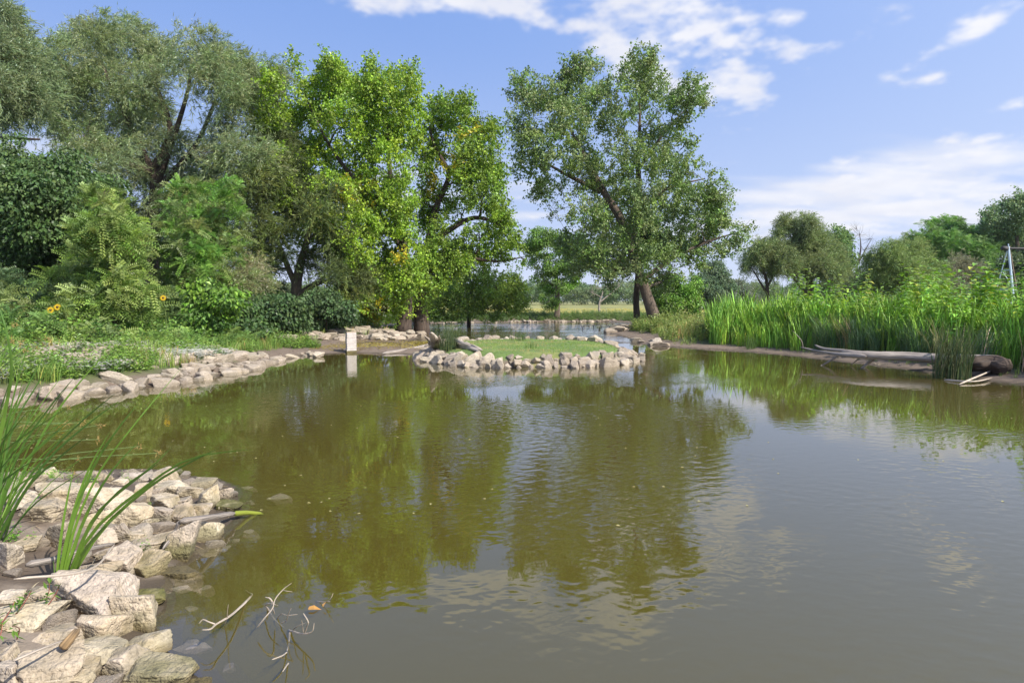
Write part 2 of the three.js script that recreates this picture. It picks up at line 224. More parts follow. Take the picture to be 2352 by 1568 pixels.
class Tris {                                                          // collects coloured triangles
  constructor() { this.p = []; this.c = []; }
  tri(a, b, c, col) { for (const v of [a, b, c]) { this.p.push(v.x, v.y, v.z); this.c.push(col[0], col[1], col[2]); } }
  leaf(o, dir, nrm, L, W, col, fold = 0.15) {
    const s = dir.clone().cross(nrm).normalize(), n = s.clone().cross(dir).normalize(), m = o.clone().addScaledVector(dir, L * 0.42), tip = o.clone().addScaledVector(dir, L).addScaledVector(n, -L * 0.1);
    const a = m.clone().addScaledVector(s, W / 2).addScaledVector(n, W * fold), b = m.clone().addScaledVector(s, -W / 2).addScaledVector(n, W * fold);
    this.tri(o, a, tip, col); this.tri(o, tip, b, col);
  }
  heart(o, dir, nrm, L, W, col) {                                     // broad leaf of six faces with a drooping tip
    const s = dir.clone().cross(nrm).normalize(), n = s.clone().cross(dir).normalize(), q = (f, w, z) => o.clone().addScaledVector(dir, L * f).addScaledVector(s, W * w).addScaledVector(n, z * L);
    const m = q(0.45, 0, -0.02), tip = q(1, 0, -0.3);
    for (const k of [-1, 1]) { const a = q(0.08, 0.38 * k, 0.06), b = q(0.45, 0.5 * k, 0.05); this.tri(o, a, m, col); this.tri(a, b, m, col); this.tri(m, b, tip, col); }
  }
  blade(pts, W, col, col2 = col, side) {                              // a strip that narrows to its tip, creased along its middle
    const n = pts.length;
    const at_ = (i) => { const t = pts[Math.min(i + 1, n - 1)].clone().sub(pts[Math.max(0, i - 1)]).normalize(), s = side.clone().addScaledVector(t, -side.dot(t)).normalize(), u = s.clone().cross(t), f = i / (n - 1), w = W / 2 * (f < 0.15 ? 0.75 + f * 1.66 : Math.pow(1 - (f - 0.15) / 0.85, 0.6)); return [pts[i].clone().addScaledVector(s, w).addScaledVector(u, w * 0.3), pts[i], pts[i].clone().addScaledVector(s, -w).addScaledVector(u, w * 0.3), f]; };
    let A = at_(0);
    for (let i = 1; i < n; i++) { const B = at_(i), c = col.map((v, k) => lerp(v, col2[k], A[3])); this.tri(A[0], B[0], A[1], c); this.tri(A[1], B[0], B[1], c); this.tri(A[1], B[1], A[2], c); this.tri(A[2], B[1], B[2], c); A = B; }
  }
  build() { const g = new THREE.BufferGeometry(); g.setAttribute('position', new THREE.Float32BufferAttribute(this.p, 3)); g.setAttribute('color', new THREE.Float32BufferAttribute(this.c, 3)); g.computeVertexNormals(); return g; }
}
const ball = (r) => { const z = r() * 2 - 1, a = r() * 6.283, q = Math.sqrt(1 - z * z); return V(q * Math.cos(a), z, q * Math.sin(a)); };
const WIND = V(0.5, 0, 0.1);
// a spray of foliage about a metre across; colours are multipliers of the colour its copy gets
function clump(kind, seed) {
  const r = RNG(seed), t = new Tris(), tone = () => { const k = 0.62 + 0.76 * r(); if (r() < 0.11) return [k * 1.6, k * 1.5, k * 2.3]; return [k * (0.9 + 0.24 * r()), k, k * (0.85 + 0.3 * r())]; };  // some leaves coloured paler: painted glints as well as pale undersides
  if (kind === 'broad') {                                             // poplar: round leaves hung on short twigs
    for (let w = 0; w < 9; w++) { const d = ball(r), len = 0.4 + 0.4 * r(); for (let i = 0; i < 8; i++) { const o = d.clone().multiplyScalar(len * (0.2 + 0.8 * i / 7)).addScaledVector(ball(r), 0.09); o.y -= 0.06 * r(); const dir = ball(r).add(V(0.1, -0.75, 0)).normalize(); t.leaf(o, dir, ball(r).add(V(0, 0.25, 0)).normalize(), 0.125 + 0.055 * r(), 0.105 + 0.035 * r(), tone()); } }
  } else if (kind === 'feather') {                                    // willow: arched twigs with narrow leaves, blown to one side
    for (let w = 0; w < 12; w++) { const d = ball(r).add(V(0.25, 0.25, 0)).normalize(), len = 0.55 + 0.5 * r(); for (let i = 0; i < 13; i++) { const f = 0.12 + 0.88 * i / 12, o = d.clone().multiplyScalar(len * f); o.y -= 0.22 * f * f * len; o.addScaledVector(WIND, 0.3 * f * f * len).addScaledVector(ball(r), 0.025); const dir = d.clone().multiplyScalar(0.7).add(V(0.3, -0.45 * f, 0)).addScaledVector(ball(r), 0.7).normalize(); t.leaf(o, dir, ball(r), 0.20 + 0.12 * r(), 0.040, tone(), 0.05); } }
  } else if (kind === 'dense') {                                      // maple and elm: overlapping broad leaves facing the light
    for (let i = 0; i < 74; i++) { const o = ball(r).multiplyScalar(0.55 * Math.cbrt(r())); o.y *= 0.7; const dir = V(o.x, -0.35, o.z).normalize().addScaledVector(ball(r), 0.5).normalize(); t.leaf(o, dir, V(0, 1, 0).addScaledVector(ball(r), 0.55).normalize(), 0.15 + 0.06 * r(), 0.12 + 0.03 * r(), tone()); }
  } else if (kind === 'locust') {                                     // compound leaves of paired leaflets
    for (let w = 0; w < 16; w++) { const s = ball(r).multiplyScalar(0.3 * r()), d = ball(r).add(V(0.15, 0.1, 0)).normalize(), len = 0.42 + 0.25 * r(), sd = d.clone().cross(ball(r)).normalize(), c = tone(); for (let i = 1; i < 9; i++) { const f = i / 8, o = s.clone().addScaledVector(d, len * f); o.y -= 0.25 * f * f * len; for (const k of [-1, 1]) t.leaf(o, d.clone().multiplyScalar(0.5).addScaledVector(sd, k).normalize(), d.clone().cross(sd).addScaledVector(ball(r), 0.4).normalize(), 0.12, 0.05, c, 0.05); } }
  } else if (kind === 'herb') {                                       // upright leafy weed, base at the origin, about 0.9 m tall
    for (let w = 0; w < 7; w++) { const d = V((r() - 0.5) * 0.9 + 0.08, 1, (r() - 0.5) * 0.9).normalize(), h = 0.35 + 0.75 * r(), s = V((r() - 0.5) * 0.4, 0, (r() - 0.5) * 0.4); for (let i = 0; i < 10; i++) { const f = 0.12 + 0.88 * i / 9, a = i * 2.4 + r(), o = s.clone().addScaledVector(d, h * f); t.leaf(o, V(Math.cos(a), 0.7 - 1.1 * r(), Math.sin(a)).normalize(), V(0, 0.8, 0).addScaledVector(ball(r), 0.9).normalize(), (0.2 - 0.08 * f) * (0.8 + 0.6 * r()), 0.10 - 0.03 * f, tone()); } }
  } else if (kind === 'tall') {                                       // tall broad-leaved plant, 2.2 m
    for (let w = 0; w < 3; w++) { const lean = V((r() - 0.5) * 0.3 + 0.05, 1, (r() - 0.5) * 0.3).normalize(), h = 1.7 + 0.6 * r(), s = V((r() - 0.5) * 0.5, 0, (r() - 0.5) * 0.5), sc = tone(); t.blade([s, s.clone().addScaledVector(lean, h * 0.5), s.clone().addScaledVector(lean, h)], 0.03, sc, sc, V(1, 0, 0.3)); for (let i = 0; i < 15; i++) { const f = 0.25 + 0.75 * i / 14, a = i * 2.4 + r(), o = s.clone().addScaledVector(lean, h * f); t.heart(o, V(Math.cos(a), 0.35 - 0.5 * r(), Math.sin(a)).normalize(), V(0, 1, 0).addScaledVector(ball(r), 0.35).normalize(), (0.27 - 0.12 * f) * (0.8 + 0.5 * r()), 0.20 - 0.09 * f, tone()); } }
  } else if (kind === 'cattail' || kind === 'rush' || kind === 'grass') {
    const [n, h, w, spread] = { cattail: [11, 1.9, 0.056, 0.24], rush: [26, 1.35, 0.016, 0.16], grass: [16, 0.34, 0.009, 0.10] }[kind];
    for (let i = 0; i < n; i++) { const a = r() * 6.283, q = spread * Math.sqrt(r()), o = V(Math.cos(a) * q, 0, Math.sin(a) * q), hh = h * (kind === 'cattail' ? 0.45 + 0.62 * r() : 0.6 + 0.5 * r()), lean = (kind === 'cattail' ? 0.24 : 0.42) * (0.3 + r()), la = r() * 6.283, dx = Math.cos(la) * lean + 0.14, dz = Math.sin(la) * lean, bend = kind === 'cattail' && r() < 0.35 ? 0.2 + 0.35 * r() : 0.06; const pts = [0, 0.3, 0.6, 0.85, 1].map((f) => V(o.x + dx * hh * f * f, hh * f * (1 - bend * f * f * f), o.z + dz * hh * f * f)); const c = tone(); if (r() < (kind === 'cattail' ? 0.06 : 0.08)) { c[0] *= 1.9; c[1] *= 1.4; c[2] *= 1.7; } t.blade(pts, w * (0.8 + 0.5 * r()), c, c.map((v) => v * 1.05), V(Math.cos(la + 1.3), 0, Math.sin(la + 1.3))); }
  } else if (kind === 'flower') {                                     // low plant with white flower heads
    for (let i = 0; i < 22; i++) { const a = r() * 6.283, q = 0.28 * Math.sqrt(r()), o = V(Math.cos(a) * q, 0, Math.sin(a) * q), h = 0.12 + 0.14 * r(), top = o.clone().add(V((r() - 0.5) * 0.06, h, (r() - 0.5) * 0.06)); t.blade([o, top.clone().lerp(o, 0.5), top], 0.012, [0.10, 0.15, 0.05], [0.10, 0.15, 0.05], V(1, 0, 0)); for (let k = 0; k < 5; k++) { const b = k * 1.257 + a; t.leaf(top, V(Math.cos(b), 0.25, Math.sin(b)).normalize(), V(0, 1, 0), 0.035, 0.03, [0.78, 0.76, 0.70], 0.05); } }
  }
  return t.build();
}
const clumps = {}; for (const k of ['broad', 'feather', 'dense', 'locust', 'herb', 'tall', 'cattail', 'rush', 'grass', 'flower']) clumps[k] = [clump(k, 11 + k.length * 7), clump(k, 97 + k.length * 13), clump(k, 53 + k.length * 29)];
const dummy = new THREE.Object3D();
// places: [{p: Vector3, s: scale, ry, tilt, c: [r, g, b]}] -> instanced copies, split over the variants of the kind
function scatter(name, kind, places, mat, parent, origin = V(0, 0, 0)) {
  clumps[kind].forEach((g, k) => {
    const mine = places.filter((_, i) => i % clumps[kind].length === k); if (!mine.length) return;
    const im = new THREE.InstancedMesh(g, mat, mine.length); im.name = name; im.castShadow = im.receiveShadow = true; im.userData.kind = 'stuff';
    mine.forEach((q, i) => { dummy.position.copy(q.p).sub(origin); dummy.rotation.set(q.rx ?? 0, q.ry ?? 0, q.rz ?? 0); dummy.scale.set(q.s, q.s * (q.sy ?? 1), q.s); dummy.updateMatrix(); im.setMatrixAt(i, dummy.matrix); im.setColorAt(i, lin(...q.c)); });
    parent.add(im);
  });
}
// stuff that grows on its own: one object in the scene
function cover(name, label, category, kind, places, mat) { const g = new THREE.Group(); g.name = numbered(name); g.userData = { label, category, kind: 'stuff' }; scene.add(g); scatter(name.split('_').pop(), kind, places, mat, g); return g; }
const shade = (c, r, k = 0.25) => { const v = 1.35 + (r() - 0.5) * 2 * k; return [c[0] * v * (1 + (r() - 0.5) * k), c[1] * v, c[2] * v]; };

// ------------------------------------------------------------------ trees
// trunks: list of pixel paths [[x, y, radius in metres], ...] at depth D; blobs: [x, y, radius, (depth offset)] in pixels outline the crown
function tree({ name = 'tree', label, category = 'tree', D, trunks, blobs, kind, color, color2, density = 1, size = 1, seed, bark = M.bark, deep = 0.75, group, spots = [], thin = 0.30, limbK = 1, bare = false }) {
  const r = RNG(seed), base = (() => { const q = trunks[0][0]; const p = at(q[0], q[1], D); p.y = heightAt(p.x, p.z) - 0.1; return p; })();
  const T0 = thing(name, label, category, base, group), nodes = [], k = D / FPX;
  trunks.forEach((path, ti) => {
    const raw = path.map(([x, y, , dz = 0], i) => (i || ti ? at(x, y, D + dz) : base.clone())), n = Math.max(6, path.length * 4), cv = new THREE.CatmullRomCurve3(raw), pts = cv.getPoints(n);
    const rads = pts.map((_, i) => { const f = i / n * (path.length - 1), a = Math.floor(Math.min(f, path.length - 2)); return lerp(path[a][2], path[a + 1][2], f - a) * (ti === 0 ? 1 + 0.3 * Math.pow(1 - i / n, 12) : 1); });
    pts.forEach((p, i) => nodes.push({ p, r: rads[i] }));
    const g = tube(pts, rads, 12, true, 0.25, seed + ti); g.translate(-base.x, -base.y, -base.z); part(ti ? 'limb' : 'trunk', g, bark, T0);
  });
  // crown
  const cx = blobs.reduce((s, b) => s + b[0], 0) / blobs.length, hw = Math.max(...blobs.map((b) => Math.abs(b[0] - cx) + b[2]));
  const places = [], second = [], twigs = [];
  const B = blobs.map(([x, y, rad_, dz]) => { const edge = Math.sqrt(Math.max(0.05, 1 - ((x - cx) / hw) ** 2)); return { p: at(x, y, D + (dz ?? (r() * 2 - 1) * deep * hw * k * edge * 0.8)), r: rad_ * k, py: y }; });
  B.sort((a, b) => b.py - a.py);
  for (const b of B) {
    let best = null, bd = 1e9; for (const q of nodes) { const d = q.p.distanceTo(b.p) + Math.max(0, q.p.y - b.p.y) * 1.6; if (d < bd) { bd = d; best = q; } }
    const len = best.p.distanceTo(b.p), mid = best.p.clone().lerp(b.p, 0.5).add(V((r() - 0.5) * len * 0.2, len * (0.05 + 0.1 * r()), (r() - 0.5) * len * 0.2)), pts = curve([best.p, mid, b.p], 8), r0 = Math.min(best.r * 0.75, (0.02 + 0.022 * len + 0.015 * b.r) * limbK), rads = taper(9, r0, Math.max(0.012, r0 * 0.35));
    pts.forEach((p, i) => nodes.push({ p, r: rads[i] }));
    const g = tube(pts, rads, r0 > 0.06 ? 7 : 5, false, 0.15, seed); g.translate(-base.x, -base.y, -base.z);
    if (r0 > 0.075) part('limb', g, bark, T0); else twigs.push(g);
    const nt = bare ? 16 : 6; for (let i = 0; i < nt; i++) { const e = b.p.clone().addScaledVector(ball(r).add(V(0, 0.3, 0)), b.r * (bare ? 1.0 : 0.75)), s = pts[4 + Math.floor(r() * 5)], tg = tube(curve([s, s.clone().lerp(e, 0.5).add(ball(r).multiplyScalar(b.r * 0.15)), e], 4), taper(5, Math.max(0.014, r0 * 0.3), 0.006), 4, false); tg.translate(-base.x, -base.y, -base.z); twigs.push(tg); }
    if (bare) continue;
    const n = Math.max(4, Math.round(density * 27 * Math.pow(b.r, 2.1) / Math.pow(size, 2) + 3));
    for (let i = 0; i < n; i++) {
      const d = ball(r), q = b.r * (0.35 + 0.75 * Math.pow(r(), 0.6)), p = b.p.clone().addScaledVector(d, q);
      if (noise(p.x * 0.75 + seed, p.y * 0.75, p.z * 0.75) < thin && r() < 0.9) continue;
      if (p.y < heightAt(p.x, p.z) + 0.15) continue;
      const yellow = spots.some(([x, y, s]) => { const w = at(x, y, D); return Math.hypot(w.x - p.x * D / -p.z, w.y - (EYE + (p.y - EYE) * D / -p.z)) < s * k && r() < 0.3; });
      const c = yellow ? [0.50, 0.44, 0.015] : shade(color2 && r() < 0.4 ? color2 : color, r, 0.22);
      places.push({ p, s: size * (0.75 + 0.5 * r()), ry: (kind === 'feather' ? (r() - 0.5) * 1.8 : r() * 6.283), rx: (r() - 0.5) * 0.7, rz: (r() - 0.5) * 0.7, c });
    }
  }
  if (twigs.length) { const m = part('twigs', mergeGeometries(twigs), bark, T0); m.userData.kind = 'stuff'; }
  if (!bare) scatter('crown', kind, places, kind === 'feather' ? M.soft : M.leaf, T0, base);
  return T0;
}
const GREYGREEN = [0.225, 0.275, 0.125], OLIVE = [0.205, 0.265, 0.085], YELLOWGREEN = [0.225, 0.34, 0.02], MIDGREEN = [0.12, 0.20, 0.026], POPLAR = [0.185, 0.25, 0.085], DEEP = [0.058, 0.110, 0.022], BRIGHT = [0.13, 0.25, 0.022];

tree({ name: 'willow_tree', label: 'tall grey-green feathery tree with fanned dark limbs at the left', D: 42, seed: 101, kind: 'feather', color: GREYGREEN, color2: [0.19, 0.25, 0.09], density: 0.78, thin: 0.42, bark: M.darkBark, limbK: 1.6, size: 1.05,
  trunks: [[[345, 705, 0.45], [350, 560, 0.36], [354, 440, 0.30], [352, 380, 0.26]], [[352, 400, 0.24], [310, 310, 0.17], [265, 220, 0.10], [235, 150, 0.06]], [[352, 390, 0.24], [390, 300, 0.18], [365, 215, 0.12], [340, 150, 0.07]], [[356, 430, 0.24], [400, 310, 0.16], [430, 210, 0.11], [440, 140, 0.05]], [[356, 440, 0.22], [450, 330, 0.14], [490, 240, 0.09], [510, 180, 0.05]], [[356, 470, 0.2], [480, 410, 0.13], [560, 320, 0.08]]],
  blobs: [[180, 95, 45], [215, 70, 40], [200, 130, 60], [290, 110, 60], [265, 80, 36], [350, 115, 45], [370, 150, 50], [430, 120, 45], [480, 130, 50], [520, 150, 50], [500, 190, 55], [550, 215, 45], [560, 165, 32], [160, 190, 55], [230, 200, 65], [310, 190, 60], [250, 290, 75], [330, 280, 60], [180, 300, 60], [130, 250, 45], [290, 360, 70], [215, 370, 60], [400, 350, 50], [460, 350, 45], [520, 310, 50], [540, 270, 45], [570, 370, 50], [500, 410, 50], [420, 430, 45], [600, 220, 45], [625, 180, 35], [600, 290, 45], [610, 400, 40], [450, 500, 50], [130, 130, 40], [340, 400, 45], [385, 480, 40], [340, 230, 40]] });
tree({ name: 'willow_tree', label: 'grey-green feathery tree cut off by the left edge, highest at the left', D: 35, seed: 102, kind: 'feather', color: [0.19, 0.245, 0.11], bark: M.darkBark, limbK: 1.4, thin: 0.4,
  trunks: [[[-150, 760, 0.4], [-140, 500, 0.3], [-90, 330, 0.2]], [[-100, 350, 0.2], [0, 285, 0.13], [80, 250, 0.07]], [[-110, 360, 0.2], [-20, 320, 0.1], [90, 320, 0.05]]],
  blobs: [[10, 20, 22], [-20, 60, 50], [20, 110, 45], [50, 160, 50], [75, 210, 45], [20, 200, 60], [40, 240, 45], [-20, 150, 60], [90, 170, 30], [-40, 250, 60], [-80, 120, 80], [30, 65, 26], [-60, 380, 60], [10, 400, 50]] });
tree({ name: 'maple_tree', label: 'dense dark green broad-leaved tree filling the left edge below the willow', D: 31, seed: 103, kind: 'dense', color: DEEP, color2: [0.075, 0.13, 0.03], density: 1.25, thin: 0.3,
  trunks: [[[95, 740, 0.28], [100, 600, 0.22], [110, 480, 0.12]]],
  blobs: [[60, 370, 50], [120, 400, 60], [30, 440, 70], [170, 430, 55], [90, 480, 80], [200, 480, 55], [30, 540, 80], [150, 540, 80], [230, 540, 55], [70, 620, 80], [180, 620, 70], [-20, 640, 70], [20, 390, 40], [240, 440, 40], [110, 690, 70], [-40, 500, 80], [-60, 400, 60]] });
tree({ name: 'young_tree', label: 'young slender tree with thin bare stem and light green leaves on the left bank', D: 24.5, seed: 104, kind: 'locust', color: [0.185, 0.255, 0.055], color2: [0.14, 0.235, 0.03], bark: M.darkBark,
  trunks: [[[262, 775, 0.09], [262, 700, 0.075], [255, 600, 0.06], [240, 500, 0.03], [238, 440, 0.012]]],
  blobs: [[238, 450, 28], [235, 500, 40], [270, 540, 45], [210, 560, 45], [290, 600, 45], [235, 610, 50], [190, 630, 40], [300, 660, 45], [240, 670, 50], [190, 690, 45], [320, 690, 35], [270, 500, 36], [150, 660, 40], [300, 540, 36]] });
tree({ name: 'locust_tree', label: 'fine-leaved green tree with bright top standing right of the young tree', D: 33, seed: 105, kind: 'locust', color: [0.175, 0.24, 0.06], color2: [0.12, 0.25, 0.028], bark: M.darkBark,
  trunks: [[[455, 720, 0.16], [452, 620, 0.13], [440, 500, 0.07]]],
  blobs: [[430, 450, 35], [480, 450, 38], [520, 440, 28], [410, 500, 40], [470, 510, 50], [520, 500, 35], [440, 560, 50], [500, 570, 50], [540, 560, 30], [420, 620, 40], [480, 630, 50], [380, 560, 30], [400, 660, 40]] });
tree({ name: 'tamarisk_shrub', category: 'shrub', label: 'pale wispy olive shrub with drooping sprays before the gap to the field', D: 34, seed: 106, kind: 'feather', color: [0.245, 0.235, 0.115], color2: OLIVE, bark: M.darkBark, size: 0.8, thin: 0.45,
  trunks: [[[520, 722, 0.07], [530, 670, 0.05], [550, 640, 0.03]], [[525, 700, 0.05], [490, 660, 0.03]]],
  blobs: [[540, 625, 30], [580, 630, 28], [510, 645, 32], [560, 655, 32], [600, 645, 22], [480, 665, 30], [520, 680, 30], [555, 612, 18]] });
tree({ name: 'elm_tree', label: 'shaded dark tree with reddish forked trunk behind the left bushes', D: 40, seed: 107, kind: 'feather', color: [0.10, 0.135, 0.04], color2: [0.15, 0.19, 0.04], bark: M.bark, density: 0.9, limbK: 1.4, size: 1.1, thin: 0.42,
  trunks: [[[678, 702, 0.36], [682, 640, 0.28], [705, 550, 0.18], [715, 480, 0.1]], [[682, 680, 0.2], [740, 640, 0.12], [800, 610, 0.06]], [[680, 660, 0.2], [640, 560, 0.12], [610, 470, 0.07]]],
  blobs: [[640, 400, 45], [600, 450, 45], [690, 440, 45], [650, 490, 50], [590, 520, 40], [740, 470, 50], [640, 560, 45], [760, 530, 50], [570, 570, 32], [730, 590, 45], [620, 620, 40], [800, 580, 45], [780, 650, 50], [580, 420, 40], [820, 660, 40], [590, 350, 40], [640, 340, 36]] });
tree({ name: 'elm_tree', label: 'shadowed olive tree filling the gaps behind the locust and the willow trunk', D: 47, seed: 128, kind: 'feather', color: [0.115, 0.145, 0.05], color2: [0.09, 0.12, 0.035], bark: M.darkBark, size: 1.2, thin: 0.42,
  trunks: [[[405, 706, 0.25], [400, 620, 0.2], [390, 540, 0.1]]],
  blobs: [[300, 520, 50], [360, 500, 45], [430, 540, 45], [350, 570, 50], [290, 600, 45], [400, 610, 45], [500, 560, 45], [560, 470, 45], [330, 650, 45], [450, 640, 40], [380, 690, 36], [590, 530, 36], [560, 690, 26], [610, 690, 30], [640, 680, 28]] });
const YSPOT = [[825, 440, 50], [1020, 420, 45], [1080, 300, 30], [850, 690, 45], [1030, 390, 30], [700, 480, 30], [760, 500, 25], [930, 600, 26]];
tree({ name: 'cottonwood_tree', label: 'bright yellow-green cottonwood whose branches hang to the stones behind the pillar', D: 42, seed: 108, kind: 'broad', color: YELLOWGREEN, color2: [0.185, 0.285, 0.03], thin: 0.34, density: 1.05, spots: YSPOT, limbK: 1.1, bark: M.darkBark,
  trunks: [[[925, 742, 0.42], [935, 660, 0.36], [925, 560, 0.26], [890, 440, 0.18]], [[930, 580, 0.24], [850, 460, 0.17], [760, 340, 0.09], [700, 220, 0.04]], [[905, 470, 0.2], [890, 330, 0.12], [890, 220, 0.05]], [[930, 560, 0.2], [800, 470, 0.12], [700, 420, 0.06]]],
  blobs: [[676, 158, 28], [690, 195, 36], [762, 150, 28], [770, 190, 40], [720, 230, 55], [650, 230, 40], [640, 285, 45], [810, 215, 50], [700, 300, 60], [790, 290, 60], [860, 190, 42], [910, 165, 30], [940, 180, 28], [880, 240, 50], [935, 235, 40], [870, 310, 55], [930, 300, 45], [655, 350, 45], [730, 380, 60], [810, 380, 60], [890, 390, 55], [680, 430, 50], [770, 460, 55], [850, 470, 55], [920, 460, 45], [640, 410, 34], [700, 510, 45], [660, 490, 30], [820, 540, 55], [890, 540, 50], [780, 570, 40], [840, 610, 55], [900, 610, 45], [825, 670, 45], [880, 670, 45], [850, 715, 32], [895, 710, 25], [735, 530, 40], [930, 540, 30], [935, 590, 34], [925, 650, 34], [945, 640, 28], [915, 700, 28], [800, 640, 36], [810, 600, 36], [625, 200, 34], [618, 260, 36], [612, 320, 36], [630, 370, 34], [645, 440, 32], [640, 170, 26], [770, 700, 28], [800, 690, 32]] });
tree({ name: 'cottonwood_tree', label: 'open green cottonwood with yellowing patches, its limbs reaching over the channel', D: 44, seed: 109, kind: 'broad', color: [0.15, 0.245, 0.025], color2: [0.19, 0.29, 0.02], bark: M.darkBark, density: 1.0, thin: 0.37, deep: 0.45, spots: YSPOT, limbK: 1.2,
  trunks: [[[968, 742, 0.5], [968, 660, 0.42], [985, 590, 0.32], [1010, 540, 0.24]], [[975, 620, 0.3], [1000, 480, 0.22], [1030, 400, 0.16], [1000, 340, 0.1], [985, 290, 0.05]], [[1010, 540, 0.22], [1090, 500, 0.14], [1160, 520, 0.07]], [[1028, 400, 0.14], [1080, 330, 0.08], [1090, 270, 0.04]], [[985, 590, 0.2], [1060, 590, 0.12], [1150, 600, 0.07], [1200, 590, 0.03]]],
  blobs: [[1015, 245, 30], [1050, 250, 34], [1080, 240, 26], [1000, 300, 42], [1060, 300, 45], [1110, 280, 32], [1120, 320, 36], [1000, 360, 32], [1060, 360, 45], [1110, 370, 42], [1135, 400, 34], [1060, 420, 45], [1110, 450, 42], [985, 420, 34], [1010, 470, 40], [1060, 490, 45], [1130, 490, 42], [1150, 530, 38], [1100, 535, 34], [1020, 540, 36], [1180, 560, 18], [1205, 595, 16], [980, 530, 34], [960, 470, 36], [1050, 590, 32], [985, 640, 34], [960, 370, 40], [1155, 500, 22], [965, 600, 34], [975, 690, 32], [1000, 580, 34], [1050, 590, 32], [1100, 585, 30], [1150, 575, 26], [990, 640, 36], [1030, 620, 30], [955, 720, 22]] });
tree({ name: 'willow_bush', category: 'bush', label: 'rounded leafy bush dipping into the back pond left of the island', D: 58, seed: 110, kind: 'broad', color: [0.22, 0.31, 0.04], color2: [0.15, 0.24, 0.035], density: 0.95,
  trunks: [[[1075, 738, 0.2], [1080, 690, 0.15], [1090, 630, 0.08]]], bark: M.darkBark,
  blobs: [[1060, 640, 28], [1040, 680, 36], [1090, 680, 36], [1135, 660, 34], [1165, 690, 34], [1100, 635, 30], [1170, 650, 28], [1045, 620, 30], [1195, 660, 20], [1120, 708, 32], [1060, 712, 32], [1010, 700, 32], [1190, 700, 22], [1015, 660, 30], [980, 700, 32]] });
tree({ name: 'cottonwood_tree', label: 'large cottonwood with thick leaning furrowed trunk on the right-hand point', D: 48, seed: 111, kind: 'broad', color: POPLAR, color2: [0.165, 0.25, 0.05], density: 0.8, limbK: 1.1, thin: 0.44, deep: 0.55,
  trunks: [[[1508, 746, 0.40], [1482, 665, 0.35], [1453, 580, 0.31], [1425, 500, 0.30], [1385, 440, 0.22], [1360, 400, 0.16]], [[1440, 545, 0.34], [1466, 470, 0.24], [1466, 370, 0.17], [1470, 270, 0.09], [1468, 180, 0.03]], [[1400, 465, 0.26], [1350, 370, 0.15], [1300, 280, 0.07]], [[1380, 440, 0.2], [1300, 400, 0.12], [1230, 360, 0.05]], [[1478, 640, 0.2], [1560, 585, 0.13], [1640, 550, 0.08], [1710, 530, 0.03]], [[1466, 390, 0.14], [1530, 300, 0.08], [1600, 225, 0.03]], [[1460, 480, 0.16], [1540, 430, 0.1], [1620, 410, 0.04]]],
  blobs: [[1200, 190, 32], [1190, 230, 28], [1230, 215, 38], [1262, 205, 34], [1200, 280, 36], [1250, 270, 48], [1205, 330, 34], [1320, 150, 34], [1345, 140, 28], [1360, 185, 45], [1310, 210, 45], [1310, 270, 50], [1370, 250, 48], [1480, 135, 28], [1455, 165, 34], [1490, 185, 38], [1440, 225, 42], [1500, 240, 44], [1410, 290, 45], [1470, 290, 50], [1545, 215, 34], [1580, 205, 28], [1608, 225, 22], [1550, 260, 36], [1590, 280, 24], [1530, 315, 36], [1585, 322, 14], [1350, 330, 50], [1280, 340, 52], [1225, 385, 40], [1235, 440, 32], [1290, 420, 48], [1350, 400, 50], [1420, 360, 50], [1480, 360, 45], [1535, 385, 40], [1580, 400, 40], [1625, 430, 36], [1600, 470, 48], [1540, 460, 52], [1480, 440, 50], [1410, 440, 48], [1350, 480, 48], [1290, 480, 26], [1410, 520, 50], [1470, 530, 52], [1540, 540, 52], [1600, 540, 36], [1650, 460, 26], [1655, 500, 26], [1690, 540, 26], [1715, 520, 18], [1660, 580, 20], [1360, 560, 44], [1310, 560, 34], [1430, 590, 44], [1500, 600, 48], [1555, 610, 36], [1400, 630, 30], [1520, 650, 34], [1610, 600, 14], [1265, 480, 18], [1500, 640, 24], [1320, 610, 22], [1625, 490, 30], [1640, 520, 28], [1610, 560, 26], [1650, 560, 22], [1580, 580, 28], [1560, 630, 26], [1380, 610, 26]] });
tree({ name: 'poplar_trunk_tree', label: 'dark upright trunk of a second tree right behind the leaning cottonwood', D: 53, seed: 112, kind: 'broad', color: [0.07, 0.11, 0.03], bark: M.darkBark,
  trunks: [[[1464, 734, 0.25], [1462, 680, 0.23], [1468, 610, 0.2], [1480, 540, 0.2]]], blobs: [[1440, 590, 40], [1500, 570, 45], [1470, 540, 50], [1400, 600, 36]] });
tree({ name: 'small_tree', label: 'small leafy tree with short trunk on the far shore of the back pond', D: 70, seed: 113, kind: 'dense', color: [0.12, 0.20, 0.03], color2: BRIGHT, bark: M.bark, size: 0.95, density: 0.7,
  trunks: [[[1279, 722, 0.3], [1281, 680, 0.25], [1275, 620, 0.14]]],
  blobs: [[1240, 545, 24], [1228, 580, 22], [1275, 555, 26], [1300, 590, 26], [1250, 605, 28], [1285, 625, 26], [1268, 655, 18], [1296, 655, 16], [1260, 690, 16], [1330, 565, 28], [1365, 590, 26], [1220, 560, 22], [1330, 610, 22], [1245, 640, 22], [1310, 640, 18]] });
